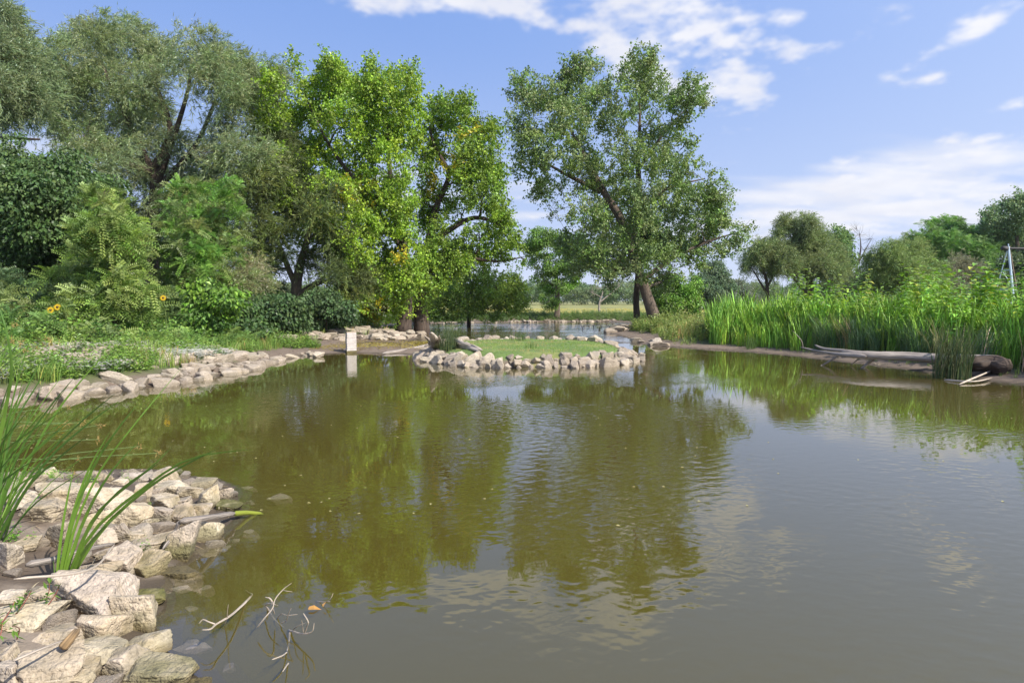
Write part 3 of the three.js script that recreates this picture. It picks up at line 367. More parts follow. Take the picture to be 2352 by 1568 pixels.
tree({ name: 'bare_bush', category: 'bush', label: 'grey half-bare bush on the far field edge behind the back pond', D: 84, seed: 114, kind: 'feather', color: [0.15, 0.15, 0.11], density: 0.35, thin: 0.55, bark: M.grey, bare: true, limbK: 0.8,
  trunks: [[[1377, 716, 0.16], [1377, 695, 0.12], [1385, 670, 0.07]], [[1377, 695, 0.1], [1410, 668, 0.06], [1425, 655, 0.03]]], blobs: [[1370, 662, 20], [1395, 658, 18], [1420, 655, 16], [1358, 672, 14]] });
tree({ name: 'green_bush', category: 'bush', label: 'bright green bush right behind the leaning trunk', D: 56, seed: 115, kind: 'dense', color: BRIGHT, color2: MIDGREEN,
  trunks: [[[1545, 722, 0.12], [1545, 690, 0.08]]], blobs: [[1525, 690, 26], [1560, 660, 28], [1590, 675, 24], [1545, 700, 28], [1585, 700, 22], [1535, 660, 26], [1600, 650, 16]] });
// background trees on the right
tree({ name: 'background_tree', label: 'dark blue-green rounded tree just right of the large cottonwood, far back', D: 115, density: 1.7, seed: 116, kind: 'dense', color: [0.10, 0.155, 0.065], size: 1.5, trunks: [[[1640, 708, 0.3], [1640, 670, 0.2]]], blobs: [[1640, 625, 28], [1620, 660, 28], [1660, 655, 26], [1640, 685, 26], [1605, 685, 22], [1675, 690, 20]] });
tree({ name: 'background_tree', label: 'pale hazy tree in the distance left of the umbrella-shaped tree', D: 170, seed: 117, kind: 'dense', color: [0.13, 0.16, 0.085], size: 2, trunks: [[[1692, 704, 0.3], [1692, 680, 0.2]]], blobs: [[1690, 660, 20], [1705, 675, 20], [1680, 685, 18], [1725, 690, 16]] });
tree({ name: 'willow_tree', label: 'small umbrella-shaped olive tree with bare forked stems behind the reeds', D: 75, density: 1.7, seed: 118, kind: 'feather', color: OLIVE, color2: [0.16, 0.20, 0.07], bark: M.darkBark, size: 1.2, limbK: 1.3, trunks: [[[1762, 706, 0.25], [1762, 650, 0.18], [1750, 610, 0.08]], [[1762, 660, 0.15], [1790, 610, 0.07]], [[1760, 670, 0.14], [1730, 620, 0.06]]], blobs: [[1730, 590, 22], [1760, 580, 26], [1790, 580, 26], [1720, 610, 16], [1800, 600, 26], [1770, 610, 22], [1745, 575, 18], [1815, 580, 24]] });
tree({ name: 'willow_tree', label: 'tallest olive willow of the background with a leaning open top and forked trunk', D: 76, density: 1.7, seed: 119, kind: 'feather', color: OLIVE, color2: [0.17, 0.215, 0.08], bark: M.bark, size: 1.1, limbK: 1.5, trunks: [[[1862, 706, 0.5], [1860, 650, 0.4], [1840, 580, 0.2], [1830, 520, 0.08]], [[1860, 680, 0.25], [1825, 640, 0.15], [1800, 600, 0.07]], [[1860, 650, 0.25], [1890, 600, 0.1]]], blobs: [[1800, 515, 18], [1825, 505, 20], [1850, 515, 20], [1790, 535, 12], [1840, 545, 24], [1870, 545, 24], [1890, 570, 28], [1850, 580, 28], [1815, 580, 26], [1910, 600, 26], [1880, 610, 28], [1835, 615, 22], [1910, 635, 20], [1930, 620, 16], [1790, 595, 20]] });
tree({ name: 'poplar_tree', label: 'narrow green poplar between the tall willow and the bare tree', D: 88, density: 1.7, seed: 120, kind: 'broad', color: [0.14, 0.23, 0.06], size: 1.5, trunks: [[[1936, 704, 0.25], [1934, 600, 0.15], [1930, 540, 0.05]]], blobs: [[1925, 540, 16], [1945, 550, 14], [1930, 575, 20], [1950, 600, 18], [1930, 615, 20], [1945, 640, 24], [1950, 670, 26], [1910, 660, 20]] });
tree({ name: 'bare_tree', label: 'leafless dead tree standing against the cloud', D: 92, seed: 121, bare: true, kind: 'feather', color: OLIVE, bark: M.darkBark, limbK: 1.1, trunks: [[[1960, 704, 0.26], [1968, 620, 0.16], [1978, 570, 0.09], [1975, 535, 0.03]], [[1970, 610, 0.1], [1990, 570, 0.06], [2005, 545, 0.02]], [[1972, 600, 0.09], [1952, 565, 0.05], [1945, 545, 0.02]]], blobs: [[1975, 540, 22], [1995, 550, 20], [1955, 555, 18], [1985, 575, 22], [2005, 570, 18], [1965, 525, 14], [2000, 590, 16]] });
tree({ name: 'willow_bush', category: 'bush', label: 'large rounded olive willow bush behind the broad-leaved plants at right', D: 66, seed: 122, kind: 'feather', color: [0.215, 0.285, 0.08], color2: [0.15, 0.215, 0.06], density: 1.5, thin: 0.3, trunks: [[[2065, 708, 0.3], [2065, 650, 0.2]]], blobs: [[2040, 580, 26], [2080, 570, 28], [2010, 600, 24], [2060, 610, 36], [2110, 590, 28], [2100, 630, 36], [2025, 645, 34], [2140, 630, 28], [2150, 670, 28], [2090, 680, 36], [2040, 690, 32], [2125, 700, 30], [1995, 640, 22]] });
tree({ name: 'background_tree', label: 'dark low tree in the gap between poplar and large willow bush', D: 80, density: 1.7, seed: 123, kind: 'feather', color: [0.10, 0.13, 0.055], size: 1.3, trunks: [[[1990, 706, 0.2], [1990, 670, 0.12]]], blobs: [[1975, 650, 26], [2000, 670, 26], [1960, 680, 22], [2010, 640, 20], [1935, 690, 18]] });
tree({ name: 'locust_tree', label: 'broad green tree with feathery compound leaves, highest behind the willow bush', D: 84, density: 2.0, seed: 124, kind: 'locust', color: [0.15, 0.26, 0.06], color2: [0.16, 0.31, 0.045], size: 1.4, thin: 0.3, trunks: [[[2180, 706, 0.4], [2180, 620, 0.3], [2170, 560, 0.15]]], blobs: [[2130, 535, 22], [2165, 520, 24], [2200, 525, 24], [2100, 550, 18], [2150, 560, 30], [2200, 565, 32], [2240, 545, 26], [2260, 580, 30], [2220, 600, 34], [2180, 600, 30], [2270, 620, 30], [2230, 650, 34], [2190, 650, 34], [2160, 680, 30], [2280, 670, 30], [2290, 560, 24]] });
tree({ name: 'poplar_tree', label: 'tall pale poplar cut off by the right edge with upright leafy shoots', D: 82, density: 1.7, seed: 125, kind: 'broad', color: [0.19, 0.27, 0.11], size: 1.5, trunks: [[[2345, 706, 0.4], [2340, 600, 0.28], [2335, 520, 0.12]]], blobs: [[2275, 495, 16], [2295, 480, 15], [2318, 475, 16], [2342, 460, 16], [2360, 470, 22], [2290, 520, 22], [2320, 515, 24], [2350, 510, 24], [2310, 550, 26], [2345, 560, 28], [2380, 540, 40], [2375, 480, 24], [2390, 610, 40], [2270, 525, 12]] });
tree({ name: 'background_tree', label: 'small greyish-olive tree below the broad green tree near the steel frame', D: 72, density: 1.7, seed: 126, kind: 'feather', color: [0.22, 0.23, 0.12], size: 1.1, trunks: [[[2215, 706, 0.2], [2215, 660, 0.12]]], blobs: [[2200, 610, 20], [2225, 620, 24], [2185, 630, 18], [2250, 640, 22], [2215, 650, 26], [2240, 670, 24], [2190, 670, 22]] });
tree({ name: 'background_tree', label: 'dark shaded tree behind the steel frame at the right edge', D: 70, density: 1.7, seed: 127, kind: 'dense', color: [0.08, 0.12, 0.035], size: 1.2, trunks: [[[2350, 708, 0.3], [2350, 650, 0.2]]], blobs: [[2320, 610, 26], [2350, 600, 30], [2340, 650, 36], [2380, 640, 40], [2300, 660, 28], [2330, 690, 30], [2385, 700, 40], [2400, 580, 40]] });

// ------------------------------------------------------------------ far wood beyond the field
(function woods() {
  const r = RNG(301), places = [];
  for (let i = 0; i < 5200; i++) { const x = (r() * 2 - 1) * 260, row = r(), z = -250 - row * 40, top = 4.5 + 6.5 * fbm(x * 0.05 + 3, row * 1.5, 8, 3) + 5 * (noise(x * 0.14, row * 3, 2) - 0.5), y = 0.4 + (top) * Math.sqrt(r()); places.push({ p: V(x, y, z), s: 3.0 * (0.7 + 0.6 * r()), ry: r() * 6, rx: r() - 0.5, rz: r() - 0.5, c: shade(noise(x * 0.08, 3, row * 2) < 0.5 ? [0.14, 0.19, 0.07] : [0.10, 0.165, 0.05], r, 0.2) }); }
  cover('distant_woods', 'hazy line of woods beyond the dry field', 'woods', 'dense', places, M.soft);
})();

// ------------------------------------------------------------------ stones
function stoneGeo(seed, detail, sx, sy, sz, paint) {
  const r = RNG(seed), planes = [];
  for (const [x, y, z] of [[1, 0, 0], [-1, 0, 0], [0, 1, 0], [0, -1, 0], [0, 0, 1], [0, 0, -1]]) planes.push([V(x, y, z).addScaledVector(ball(r), 0.42).normalize(), 0.74 + 0.28 * r()]);
  for (let i = 0; i < 6; i++) planes.push([ball(r), 0.84 + 0.28 * r()]);
  let g = new THREE.IcosahedronGeometry(1, detail); g.deleteAttribute('uv'); g.deleteAttribute('normal'); g = mergeVertices(g, 1e-4);
  const p = g.attributes.position, d = V(0, 0, 0);
  for (let i = 0; i < p.count; i++) {
    d.fromBufferAttribute(p, i).normalize(); let s = 0; for (const [n, k] of planes) { const c = d.dot(n); if (c > 0.02) s += Math.pow(c / k, 60); }
    let q = Math.pow(s, -1 / 60); const lay = noise(d.x * 1.5 + seed, d.y * 11, d.z * 1.5); q *= 1 + 0.14 * (fbm(d.x * 2.6 + seed, d.y * 5, d.z * 2.6, 5) - 0.5) + 0.05 * (lay - 0.5) + 0.035 * (noise(d.x * 17, d.y * 23 + seed, d.z * 17) - 0.5);
    p.setXYZ(i, d.x * q * sx / 2, d.y * q * sy / 2, d.z * q * sz / 2);
  }
  g.computeVertexNormals(); g = g.toNonIndexed();
  const P_ = g.attributes.position, N = g.attributes.normal, uv = new Float32Array(P_.count * 2), col = new Float32Array(P_.count * 3), ox = r() * 5, oy = r() * 5;
  for (let i = 0; i < P_.count; i += 3) {
    const nx = Math.abs(N.getX(i) + N.getX(i + 1) + N.getX(i + 2)), ny = Math.abs(N.getY(i) + N.getY(i + 1) + N.getY(i + 2)), nz = Math.abs(N.getZ(i) + N.getZ(i + 1) + N.getZ(i + 2));
    for (let k = i; k < i + 3; k++) { const x = P_.getX(k), y = P_.getY(k), z = P_.getZ(k), [u, v] = ny > nx && ny > nz ? [x, z] : nx > nz ? [z, y] : [x, y]; uv[k * 2] = u / 0.7 + ox; uv[k * 2 + 1] = v / 0.7 + oy; const c = paint(x, y, z, r); col[k * 3] = c[0]; col[k * 3 + 1] = c[1]; col[k * 3 + 2] = c[2]; }
  }
  g.setAttribute('uv', new THREE.BufferAttribute(uv, 2)); g.setAttribute('color', new THREE.BufferAttribute(col, 3)); return g;
}
const STONE = [[0.60, 0.51, 0.395], [0.65, 0.565, 0.44], [0.56, 0.47, 0.365], [0.61, 0.53, 0.40], [0.54, 0.46, 0.355]], MOSS = [0.115, 0.115, 0.022];
const patch = (x, z, k = 0.5, s = 0) => fbm(x * k + s, z * k, 17 + s, 3);
const camDepth = (p) => -p.clone().applyMatrix4(camera.matrixWorldInverse).z;
const stones = [];                                                    // {p, size: [x, y, z], ry, label, group, detail, area}
function addStone(p, sx, sy, sz, ry, area, extra = {}) { stones.push({ p, size: [sx, sy, sz], ry, area, look: Math.cbrt(sx * sy * sz) / p.distanceTo(camera.position) * (extra.pale ? 0.35 : 1), ...extra }); }
// the near bank, traced one by one: [x, y, width, height in an enlarged view, label, moss]
const Z7 = (x, y) => [x * 0.3437, y * 0.3437 + 1029];
const NEAR = [[310, 190, 130, 105, 'upright pale block at the back of the near heap, under the rush stems'], [165, 230, 130, 80, 'low tan stone left of the upright pale block'], [410, 268, 270, 62, 'long flat slab lying along the back edge of the near heap'], [690, 205, 95, 65, 'small round stone at the back water edge behind the big leaning slab'], [800, 225, 85, 60, 'small pointed stone beside the flat dark-sided slab at the back'],
  [910, 195, 170, 70, 'flat dark-sided slab at the back edge of the near heap'], [1085, 200, 160, 135, 'big angular block standing highest at the back edge of the near heap'], [1345, 238, 180, 55, 'thin wedge of stone with its tip in the water at the back'], [1150, 268, 160, 85, 'shadowed tan stone below the big angular block'], [1265, 292, 175, 95, 'rectangular stone sloping right toward the water point'], [1385, 340, 130, 150, 'tall upright stone with a split face near the point'], [1484, 320, 100, 85, 'rounded tan stone right of the tall upright stone'], [1530, 385, 165, 70, 'green-stained flat stone at the very tip of the near heap', 1],
  [1040, 300, 105, 62, 'dark wedge between two tan stones in the back row'], [940, 305, 125, 100, 'grey-tan stone left of the dark wedge'], [1085, 350, 160, 105, 'light slanted stone in the middle of the near heap'], [1205, 368, 105, 60, 'small stone in shade left of the tall upright stone'], [870, 435, 270, 170, 'large squared block with a shaded left face in the middle of the near heap'], [1070, 450, 185, 115, 'five-sided tan stone right of the large squared block'], [1300, 415, 185, 95, 'light stone behind the driftwood stick'], [1220, 460, 135, 115, 'stone on which the driftwood stick rests'],
  [1355, 552, 225, 145, 'flat-topped stone with green underside right of the stick', 0.6], [960, 500, 115, 65, 'dark wet stone in the cleft below the large squared block', 0.5], [1185, 650, 165, 225, 'long slanted stone with green lower edge at the water', 0.8], [1020, 622, 250, 130, 'wide flat-topped block in the middle beside the long slanted stone'], [800, 565, 105, 130, 'narrow rounded stone left of the wide flat-topped block'], [900, 592, 115, 85, 'small stone wedged behind the wide flat-topped block'], [985, 775, 215, 165, 'dark streaked boulder half in the water', 0.6], [830, 765, 190, 215, 'sharp three-cornered stone with a bright face'], [715, 712, 105, 90, 'brown stone between driftwood and the three-cornered stone'],
  [635, 592, 195, 110, 'pale stone just right of the tall cattail blades'], [385, 590, 155, 165, 'pale stone just left of the tall cattail blades'], [680, 480, 125, 125, 'light stone behind the cattail blades, right side'], [575, 270, 150, 110, 'rounded stone at the back of the leaning slab'], [660, 350, 330, 210, 'big leaning slab behind the cattail blades'], [280, 400, 290, 180, 'broad layered yellowish slab at the left of the near heap'], [90, 320, 230, 120, 'broad pale stone at the left edge below the rush stems'], [50, 715, 160, 170, 'pinkish flat stone at the left edge beside the dry stalks'], [165, 640, 160, 90, 'flat tan stone right of the pinkish stone at the left edge'],
  [645, 825, 235, 140, 'upper boulder leaning on the largest boulder'], [625, 965, 430, 320, 'largest boulder of the near heap with yellow stains'], [895, 1100, 235, 240, 'round pitted boulder with a mossy foot at the water', 0.5], [1010, 985, 205, 105, 'green half-sunk stone behind the round pitted boulder', 1.2], [180, 1110, 290, 190, 'flat sloping slab at the left below the cattail clump'], [290, 975, 235, 120, 'grey flat stone at the foot of the cattail clump'], [395, 1228, 225, 125, 'square tan stone on the mud left of the layered white stone'], [640, 1190, 270, 210, 'layered whitish stone with ledges below the largest boulder'], [640, 1335, 360, 160, 'low flat slab with a cracked yellowish top'],
  [960, 1312, 265, 150, 'smooth lens-shaped stone in the shallow water', 0.4], [320, 1450, 380, 270, 'large pale slab at the bottom left of the photograph'], [800, 1440, 240, 190, 'whitish rough stone at the bottom beside the long flat slab'], [1050, 1480, 520, 180, 'long flat slab with a mossy green end jutting into the water at the bottom', 0.7], [470, 1530, 230, 120, 'pale stone at the bottom edge in front of the large pale slab'], [60, 1500, 170, 170, 'pale stone in the bottom left corner'], [25, 1400, 150, 120, 'white stone at the left edge above the corner stone'], [590, 1475, 130, 120, 'small tan stone between the two bottom slabs'], [1330, 1570, 140, 70, 'mossy yellow-green stone in the water at the bottom edge', 1.5],
  [1180, 830, 280, 85, 'sunken slab along the water edge below the long slanted stone', 0.9], [50, 985, 170, 80, 'white flat stone at the left edge above the dry stems']];
NEAR.forEach(([x, y, w, h, label, moss = 0.3], i) => {
  const [bx, by] = Z7(x, y + h * 0.32), p = onGround(bx, by), D = p.distanceTo(camera.position), k = camDepth(p) / FPX * 0.3437, r = RNG(900 + i);
  const sx = w * k * 1.0, dip = Math.asin((EYE - p.y) / D), sz = Math.min(sx * (0.75 + 0.2 * r()), h * k / Math.sin(dip) * 0.72), sy = Math.max(0.3 * Math.min(sx, sz), (h * k - sz * Math.sin(dip) * 0.62) / Math.cos(dip));
  p.y += sy * 0.24; p.z -= sz * 0.1; addStone(p, sx * 1.06, sy * 1.25, sz * 1.08, (r() - 0.5) * 0.5, 'near', { label, moss, near: true });
});
[[1650, 290, 120, 40], [1640, 590, 130, 90], [1370, 965, 100, 60], [1290, 1350, 80, 50], [1880, 350, 120, 70], [1480, 700, 150, 60], [1250, 1120, 120, 70]].forEach(([x, y, w, h], i) => { const [bx, by] = Z7(x, y), p = P(bx, by, -0.12), k = camDepth(p) / FPX * 0.3437; addStone(p, w * k, 0.12, h * k * 1.6, i, 'sunk', { moss: 2 }); });
(function scatterStones() {
  const r = RNG(404);
  for (let i = 0; i < 170; i++) { const x = -7 + 6.2 * r(), z = -8.6 + 5.4 * r(), d = landDist(x, z); if (d < -0.25 || d > 2.6) continue; const s = 0.07 + 0.16 * r() * r(); addStone(V(x, Math.max(heightAt(x, z), -0.1) + s * 0.12, z), s * (1 + 0.6 * r()), s * (0.6 + 0.3 * r()), s, r() * 6, 'nearfill', { moss: d < 0.1 ? 0.8 : 0.1 }); }
  // the left bank, a band of riprap along the water
  for (let i = 0; i < 1500; i++) {
    const x = -13 + 5.5 * r(), z = -12.6 - 16 * r(), d = landDist(x, z); if (d < -0.2 || d > (z > -21 ? 0.72 : 0.35)) continue; if (z < -22 && r() < 0.72) continue;
    const s = (z > -21 ? 0.16 + 0.34 * r() * r() + 0.04 : 0.12 + 0.26 * r()), p = V(x, Math.max(0, heightAt(x, z)) + s * 0.10, z); if (stones.some((q) => q.area === 'left' && q.p.distanceTo(p) < 0.42 * (q.size[0] + s))) continue;
    addStone(p, s * (1.05 + 0.6 * r()), s * (0.62 + 0.3 * r()), s * (0.8 + 0.3 * r()), r() * 6, 'left', { moss: d < 0.12 ? 0.3 : 0.05 });
  }
  for (let i = 0; i < 2600; i++) { const x = -19 + 11 * r(), z = -12.6 - 12 * r(), d = landDist(x, z); if (d < 0.6 || d > 5.6 || patch(x, z, 0.8, 61) < 0.44) continue; const s = 0.12 + 0.5 * r() * r(); addStone(V(x, heightAt(x, z) + s * 0.12, z), s * (1 + 0.8 * r()), s * 0.65, s, r() * 6, 'bank', { moss: 0, pale: true }); }
  // stones among the weeds higher up the left bank, and pale rubble under the yellow-green cottonwood
  for (const [px, py, s] of [[545, 826, 0.5], [575, 828, 0.4], [250, 815, 0.55], [262, 823, 0.5], [180, 812, 0.5], [205, 818, 0.5], [290, 815, 0.6], [330, 818, 0.5], [160, 808, 0.4], [657, 787, 0.7], [492, 776, 0.4], [520, 778, 0.4], [690, 770, 0.5], [720, 764, 0.6], [752, 770, 0.5], [780, 765, 0.6], [740, 756, 0.5], [430, 858, 0.35], [80, 830, 0.6], [40, 838, 0.5], [730, 819, 0.35], [770, 756, 0.5]]) { const p = onGround(px, py); addStone(p.setY(p.y + s * 0.2), s * 1.3, s * 0.7, s, r() * 6, 'bank', { moss: 0 }); }
  for (let i = 0; i < 520; i++) { const p = onGround(660 + 310 * r(), 745 + 36 * r()); if (landDist(p.x, p.z) < 0 || p.z < -54) continue; const s = 0.2 + 0.5 * r() * r(); addStone(p.setY(p.y + s * 0.2), s * (1 + 0.7 * r()), s * 0.6, s, r() * 6, 'rubble', { moss: 0, grey: true }); }
  // the island's ring: three rows on the front, two behind
  const ring = (off, n, s0_, s1_, area, y0) => { for (let i = 0; i < n; i++) { const t = (i + 0.7 * r()) / n * 2 * Math.PI, front = 0.68 + 0.32 * sstep(-0.4, 0.3, Math.sin(t)), s0 = s0_ * front, s1 = s1_ * front, q = ISLAND[Math.floor(t / 6.2832 * 48) % 48], q2 = ISLAND[(Math.floor(t / 6.2832 * 48) + 1) % 48], f = (t / 6.2832 * 48) % 1, ex = lerp(q[0], q2[0], f), ez = lerp(q[1], q2[1], f), dx = 0.65 - ex, dz = -26.4 - ez, L = Math.hypot(dx, dz), o = off + (r() - 0.5) * 0.22, x = ex + dx / L * o, z = ez + dz / L * o, s = lerp(s0, s1, Math.pow(r(), 1.4)), h = Math.max(0.0, heightAt(x, z)); addStone(V(x, h + s * (y0 ?? 0.12), z), s * (0.85 + 0.75 * r()), s * (0.6 + 0.6 * r()), s * (0.7 + 0.3 * r()), r() * 6, area, { moss: off < 0.2 ? 0.5 : 0, tilt: (r() - 0.5) * 1.3 }); } };
  ring(-0.04, 100, 0.14, 0.46, 'island', 0.10); ring(0.24, 96, 0.14, 0.46, 'island', 0.05); ring(0.50, 84, 0.12, 0.44, 'island', -0.02); ring(0.74, 40, 0.12, 0.32, 'island', 0.02); for (let i = 0; i < 34; i++) { const t = Math.PI * (1.02 + 0.96 * (i + r()) / 34), x = 0.65 + 3.6 * Math.cos(t), z = -26.4 + 4.35 * Math.sin(t) + 0.3 * (r() - 0.5), s = 0.24 + 0.26 * r(); addStone(V(x, heightAt(x, z) + s * 0.16, z), s * (1 + 0.6 * r()), s * (0.7 + 0.3 * r()), s, r() * 6, 'island', { moss: 0, tilt: (r() - 0.5) * 0.8 }); }
  // far shore and the right-hand point
  const along = (a, b, n, s0, s1) => { for (let i = 0; i < n; i++) { const f = r(), x = lerp(a[0], b[0], f) + (r() - 0.5) * 0.5, z = lerp(a[1], b[1], f) + (r() - 0.5) * 0.9, s = lerp(s0, s1, r()); addStone(V(x, Math.max(0.02, heightAt(x, z)) + s * 0.15, z), s * (1.2 + r()), s * 0.6, s, r() * 6, 'far', { moss: 0 }); } };
  along([-8, -62.5], [0, -66.4], 22, 0.12, 0.3); along([0, -66.4], [11, -68.6], 40, 0.12, 0.4); along([6.9, -44], [8.6, -51], 34, 0.25, 0.7); along([6.7, -35], [7.4, -31.3], 8, 0.2, 0.45);
})();
(function buildStones() {
  const shared = [], r = RNG(555);
  for (let i = 0; i < 18; i++) { const base = STONE[i % 5].map((v) => v * (0.80 + 0.26 * hash3(i, 2, 9))); shared.push(stoneGeo(2000 + i, 9, 1, 1, 1, (x, y, z) => { const n = fbm(x * 6 + i, y * 6, z * 6, 3), m = sstep(0.30, 0.5, -y * 0.9 + (n - 0.5) * 0.7) * 0.35; return base.map((v, k) => lerp(v * (0.86 + 0.28 * n), MOSS[k] * 2, m)); })); }
  const LBL = { nearfill: ['small broken tan stone among the heap on the near left bank', 'small stones of the near heap'], left: ['tan broken stone in the band of riprap along the left shore', 'stones along the left shore'], bank: ['pale stone lying among weeds on the left bank', 'pale stones among the left bank weeds'], rubble: ['greyish stone in the rubble under the yellow-green cottonwood', 'rubble stones under the cottonwood'], island: ['rough tan stone in the ring round the grassy island', 'stones ringing the island'], far: ['pale stone along the far shore or the right-hand point', 'stones of the far shore'], sunk: ['sunken stone dimly seen under water beside the near heap', 'sunken stones'] };
  stones.sort((a, b) => (b.near ? 1 : 0) - (a.near ? 1 : 0) || b.look - a.look);
  const rest = shared.map(() => []);
  stones.forEach((s, i) => {
    const [sx, sy, sz] = s.size, which = Math.floor(r() * shared.length);
    if (i < 300) {
      let mesh;
      if (s.near) {
        const bv = 0.84 + 0.24 * hash3(i, 7, 3), base = STONE[(i * 7) % 5].map((v, q) => v * bv * (q === 2 ? 0.92 + 0.12 * hash3(i, 5, 1) : 1)), y0 = s.p.y, g = stoneGeo(3000 + i, 17, sx, sy, sz, (x, y, z) => { const n = fbm(x * 9 + i, y * 9, z * 9, 4), n2 = fbm(x * 3 + i * 2, y * 3 + 5, z * 3, 3), wy = y + y0, m = clamp(s.moss) * sstep(0.15 + 0.12 * s.moss, 0.05, wy + (n - 0.5) * 0.3) * 0.97, wetm = 0.85 * sstep(0.075, 0.0, wy + (n2 - 0.5) * 0.05), yel = sstep(0.52, 0.7, n2) * 0.4; return base.map((v, k) => { let c = v * (0.62 + 0.76 * n); c = lerp(c, [0.50, 0.385, 0.205][k] * (0.8 + 0.4 * n), yel); c = lerp(c, MOSS[k] * (0.7 + 0.9 * n), m); return lerp(c, [0.13, 0.10, 0.045][k], wetm); }); });
        mesh = new THREE.Mesh(g, M.stone); mesh.rotation.set((r() - 0.5) * 0.16, s.ry, (r() - 0.5) * 0.16);
      } else { mesh = new THREE.Mesh(shared[which], M.stone); mesh.scale.set(sx, sy, sz); mesh.rotation.set(s.tilt ?? (r() - 0.5) * 0.3, s.ry, (s.tilt ?? 0) * 0.6 + (r() - 0.5) * 0.3); }
      mesh.name = numbered('stone'); mesh.position.copy(s.p); mesh.castShadow = mesh.receiveShadow = true;
      const L = s.label ? [s.label] : [...LBL[s.area]]; if (s.area === 'island') { const dz = s.p.z + 26.4, dx = s.p.x - 0.65; L[0] = `rough tan stone in the ${dz > 2.2 ? (dx < -1.3 ? 'front left part' : dx > 1.3 ? 'front right part' : 'front middle') : dz < -2.2 ? 'back rim' : dx < 0 ? 'left end' : 'right end'} of the ring round the grassy island`; L[1] = L[0].replace('stone', 'stones'); } if (s.area === 'bank') { L[0] = `pale stone lying among weeds on the ${s.p.z > -17 ? 'near' : s.p.z > -23 ? 'middle' : 'far'} left bank`; L[1] = L[0].replace('stone', 'stones'); } if (s.area === 'nearfill') { L[0] = `small broken tan stone on the ${s.p.z > -5.2 ? 'front' : s.p.z > -6.8 ? 'middle' : 'back'} of the near left heap`; L[1] = L[0].replace('stone', 'stones'); } if (s.area === 'left') { L[0] = `tan broken stone in the ${s.p.z > -16 ? 'near' : s.p.z > -19.5 ? 'middle' : 'far'} stretch of riprap along the left shore`; L[1] = L[0].replace('stone', 'stones'); } tag(mesh, L[0], 'stone', L[1] ?? undefined); scene.add(mesh);
    } else rest[which].push(s);
  });
  const g = new THREE.Group(); g.name = 'small_stones'; g.userData = { label: 'remaining small stones scattered along the shores of the pond', category: 'stones', kind: 'stuff' }; scene.add(g);
  rest.forEach((list, k) => { if (!list.length) return; const im = new THREE.InstancedMesh(shared[k], M.stone, list.length); im.name = 'stones'; im.userData.kind = 'stuff'; im.castShadow = im.receiveShadow = true; list.forEach((s, i) => { dummy.position.copy(s.p); dummy.rotation.set(s.tilt ?? (r() - 0.5) * 0.3, s.ry, (r() - 0.5) * 0.4); dummy.scale.set(...s.size); dummy.updateMatrix(); im.setMatrixAt(i, dummy.matrix); }); g.add(im); });
})();

// ------------------------------------------------------------------ ground cover
const inRubble = (x, z) => x < -4 && x > -14 && z < -28 && z > -50 && landDist(x, z) < 4.2;
const areaPlaces = (seed, n, x0, x1, z0, z1, ok, make) => { const r = RNG(seed), out = []; for (let i = 0; i < n; i++) { const x = lerp(x0, x1, r()), z = lerp(z0, z1, r()), d = landDist(x, z), p = V(x, heightAt(x, z) - 0.02, z); if (ok(x, z, d, r)) out.push({ p, ry: r() * 6.283, ...make(x, z, d, r) }); } return out; };
cover('bank_grass', 'green grass on the left bank above the stones', 'grass', 'grass', areaPlaces(601, 16000, -22, -4.6, -60, -12, (x, z, d, r) => d > (z > -21 ? 0.75 : 1.7) + 1.1 * (patch(x, z, 0.8) - 0.4) && d < 9 && patch(x, z, 0.9, 4) > (d < 5.5 && z > -22 ? 0.55 : 0.38) && !(inRubble(x, z) && r() < 0.85), (x, z, d, r) => ({ s: 0.7 + 1.1 * r(), c: shade(r() < 0.15 ? [0.24, 0.22, 0.07] : [0.115, 0.19, 0.03], r) })), M.blade);
cover('bank_weeds', 'leafy green weeds crowding the left bank under the trees', 'weeds', 'herb', areaPlaces(602, 9000, -30, -6, -62, -12, (x, z, d) => !inRubble(x, z) && d > (z > -22.5 ? 5.0 : 2.6) + 1.8 * (patch(x, z, 0.5, 2) - 0.4) && d < 13.5, (x, z, d, r) => ({ s: (0.35 + 0.65 * r() * r()) * lerp(0.8, 1.35, sstep(2, 6, d)), sy: 1.15, c: shade(patch(x, z, 0.6, 9) > 0.5 ? [0.085, 0.165, 0.024] : [0.14, 0.23, 0.032], r, 0.3) })), M.leaf);
cover('bank_shrubs', 'feathery light green saplings and shrubs mixed into the left bank weeds', 'shrubs', 'locust', areaPlaces(615, 2600, -30, -6, -60, -14, (x, z, d, r) => !inRubble(x, z) && d > (z > -22.5 ? 5.2 : 3) && d < 12 && patch(x, z, 0.45, 21) > 0.5, (x, z, d, r) => { return { s: 0.8 + 0.6 * r(), up: 0.3 + 1.5 * Math.pow(r(), 1.3) * sstep(5, 8, d), c: shade(patch(x, z, 0.5, 30) > 0.5 ? [0.17, 0.23, 0.06] : [0.12, 0.21, 0.035], r) }; }).map((q) => (q.p.y += q.up, q)), M.leaf);
cover('bright_weeds', 'bright low green plants near the waterline of the left bank', 'weeds', 'herb', areaPlaces(603, 2600, -16, -7.5, -30, -13, (x, z, d) => d > (z > -22 ? 1.1 : 1.6) && d < 4.2 && patch(x, z, 0.55, 6) > (z > -21 ? 0.60 : 0.46), (x, z, d, r) => ({ s: 0.35 + 0.35 * r(), c: shade([0.13, 0.22, 0.028], r) })), M.leaf);
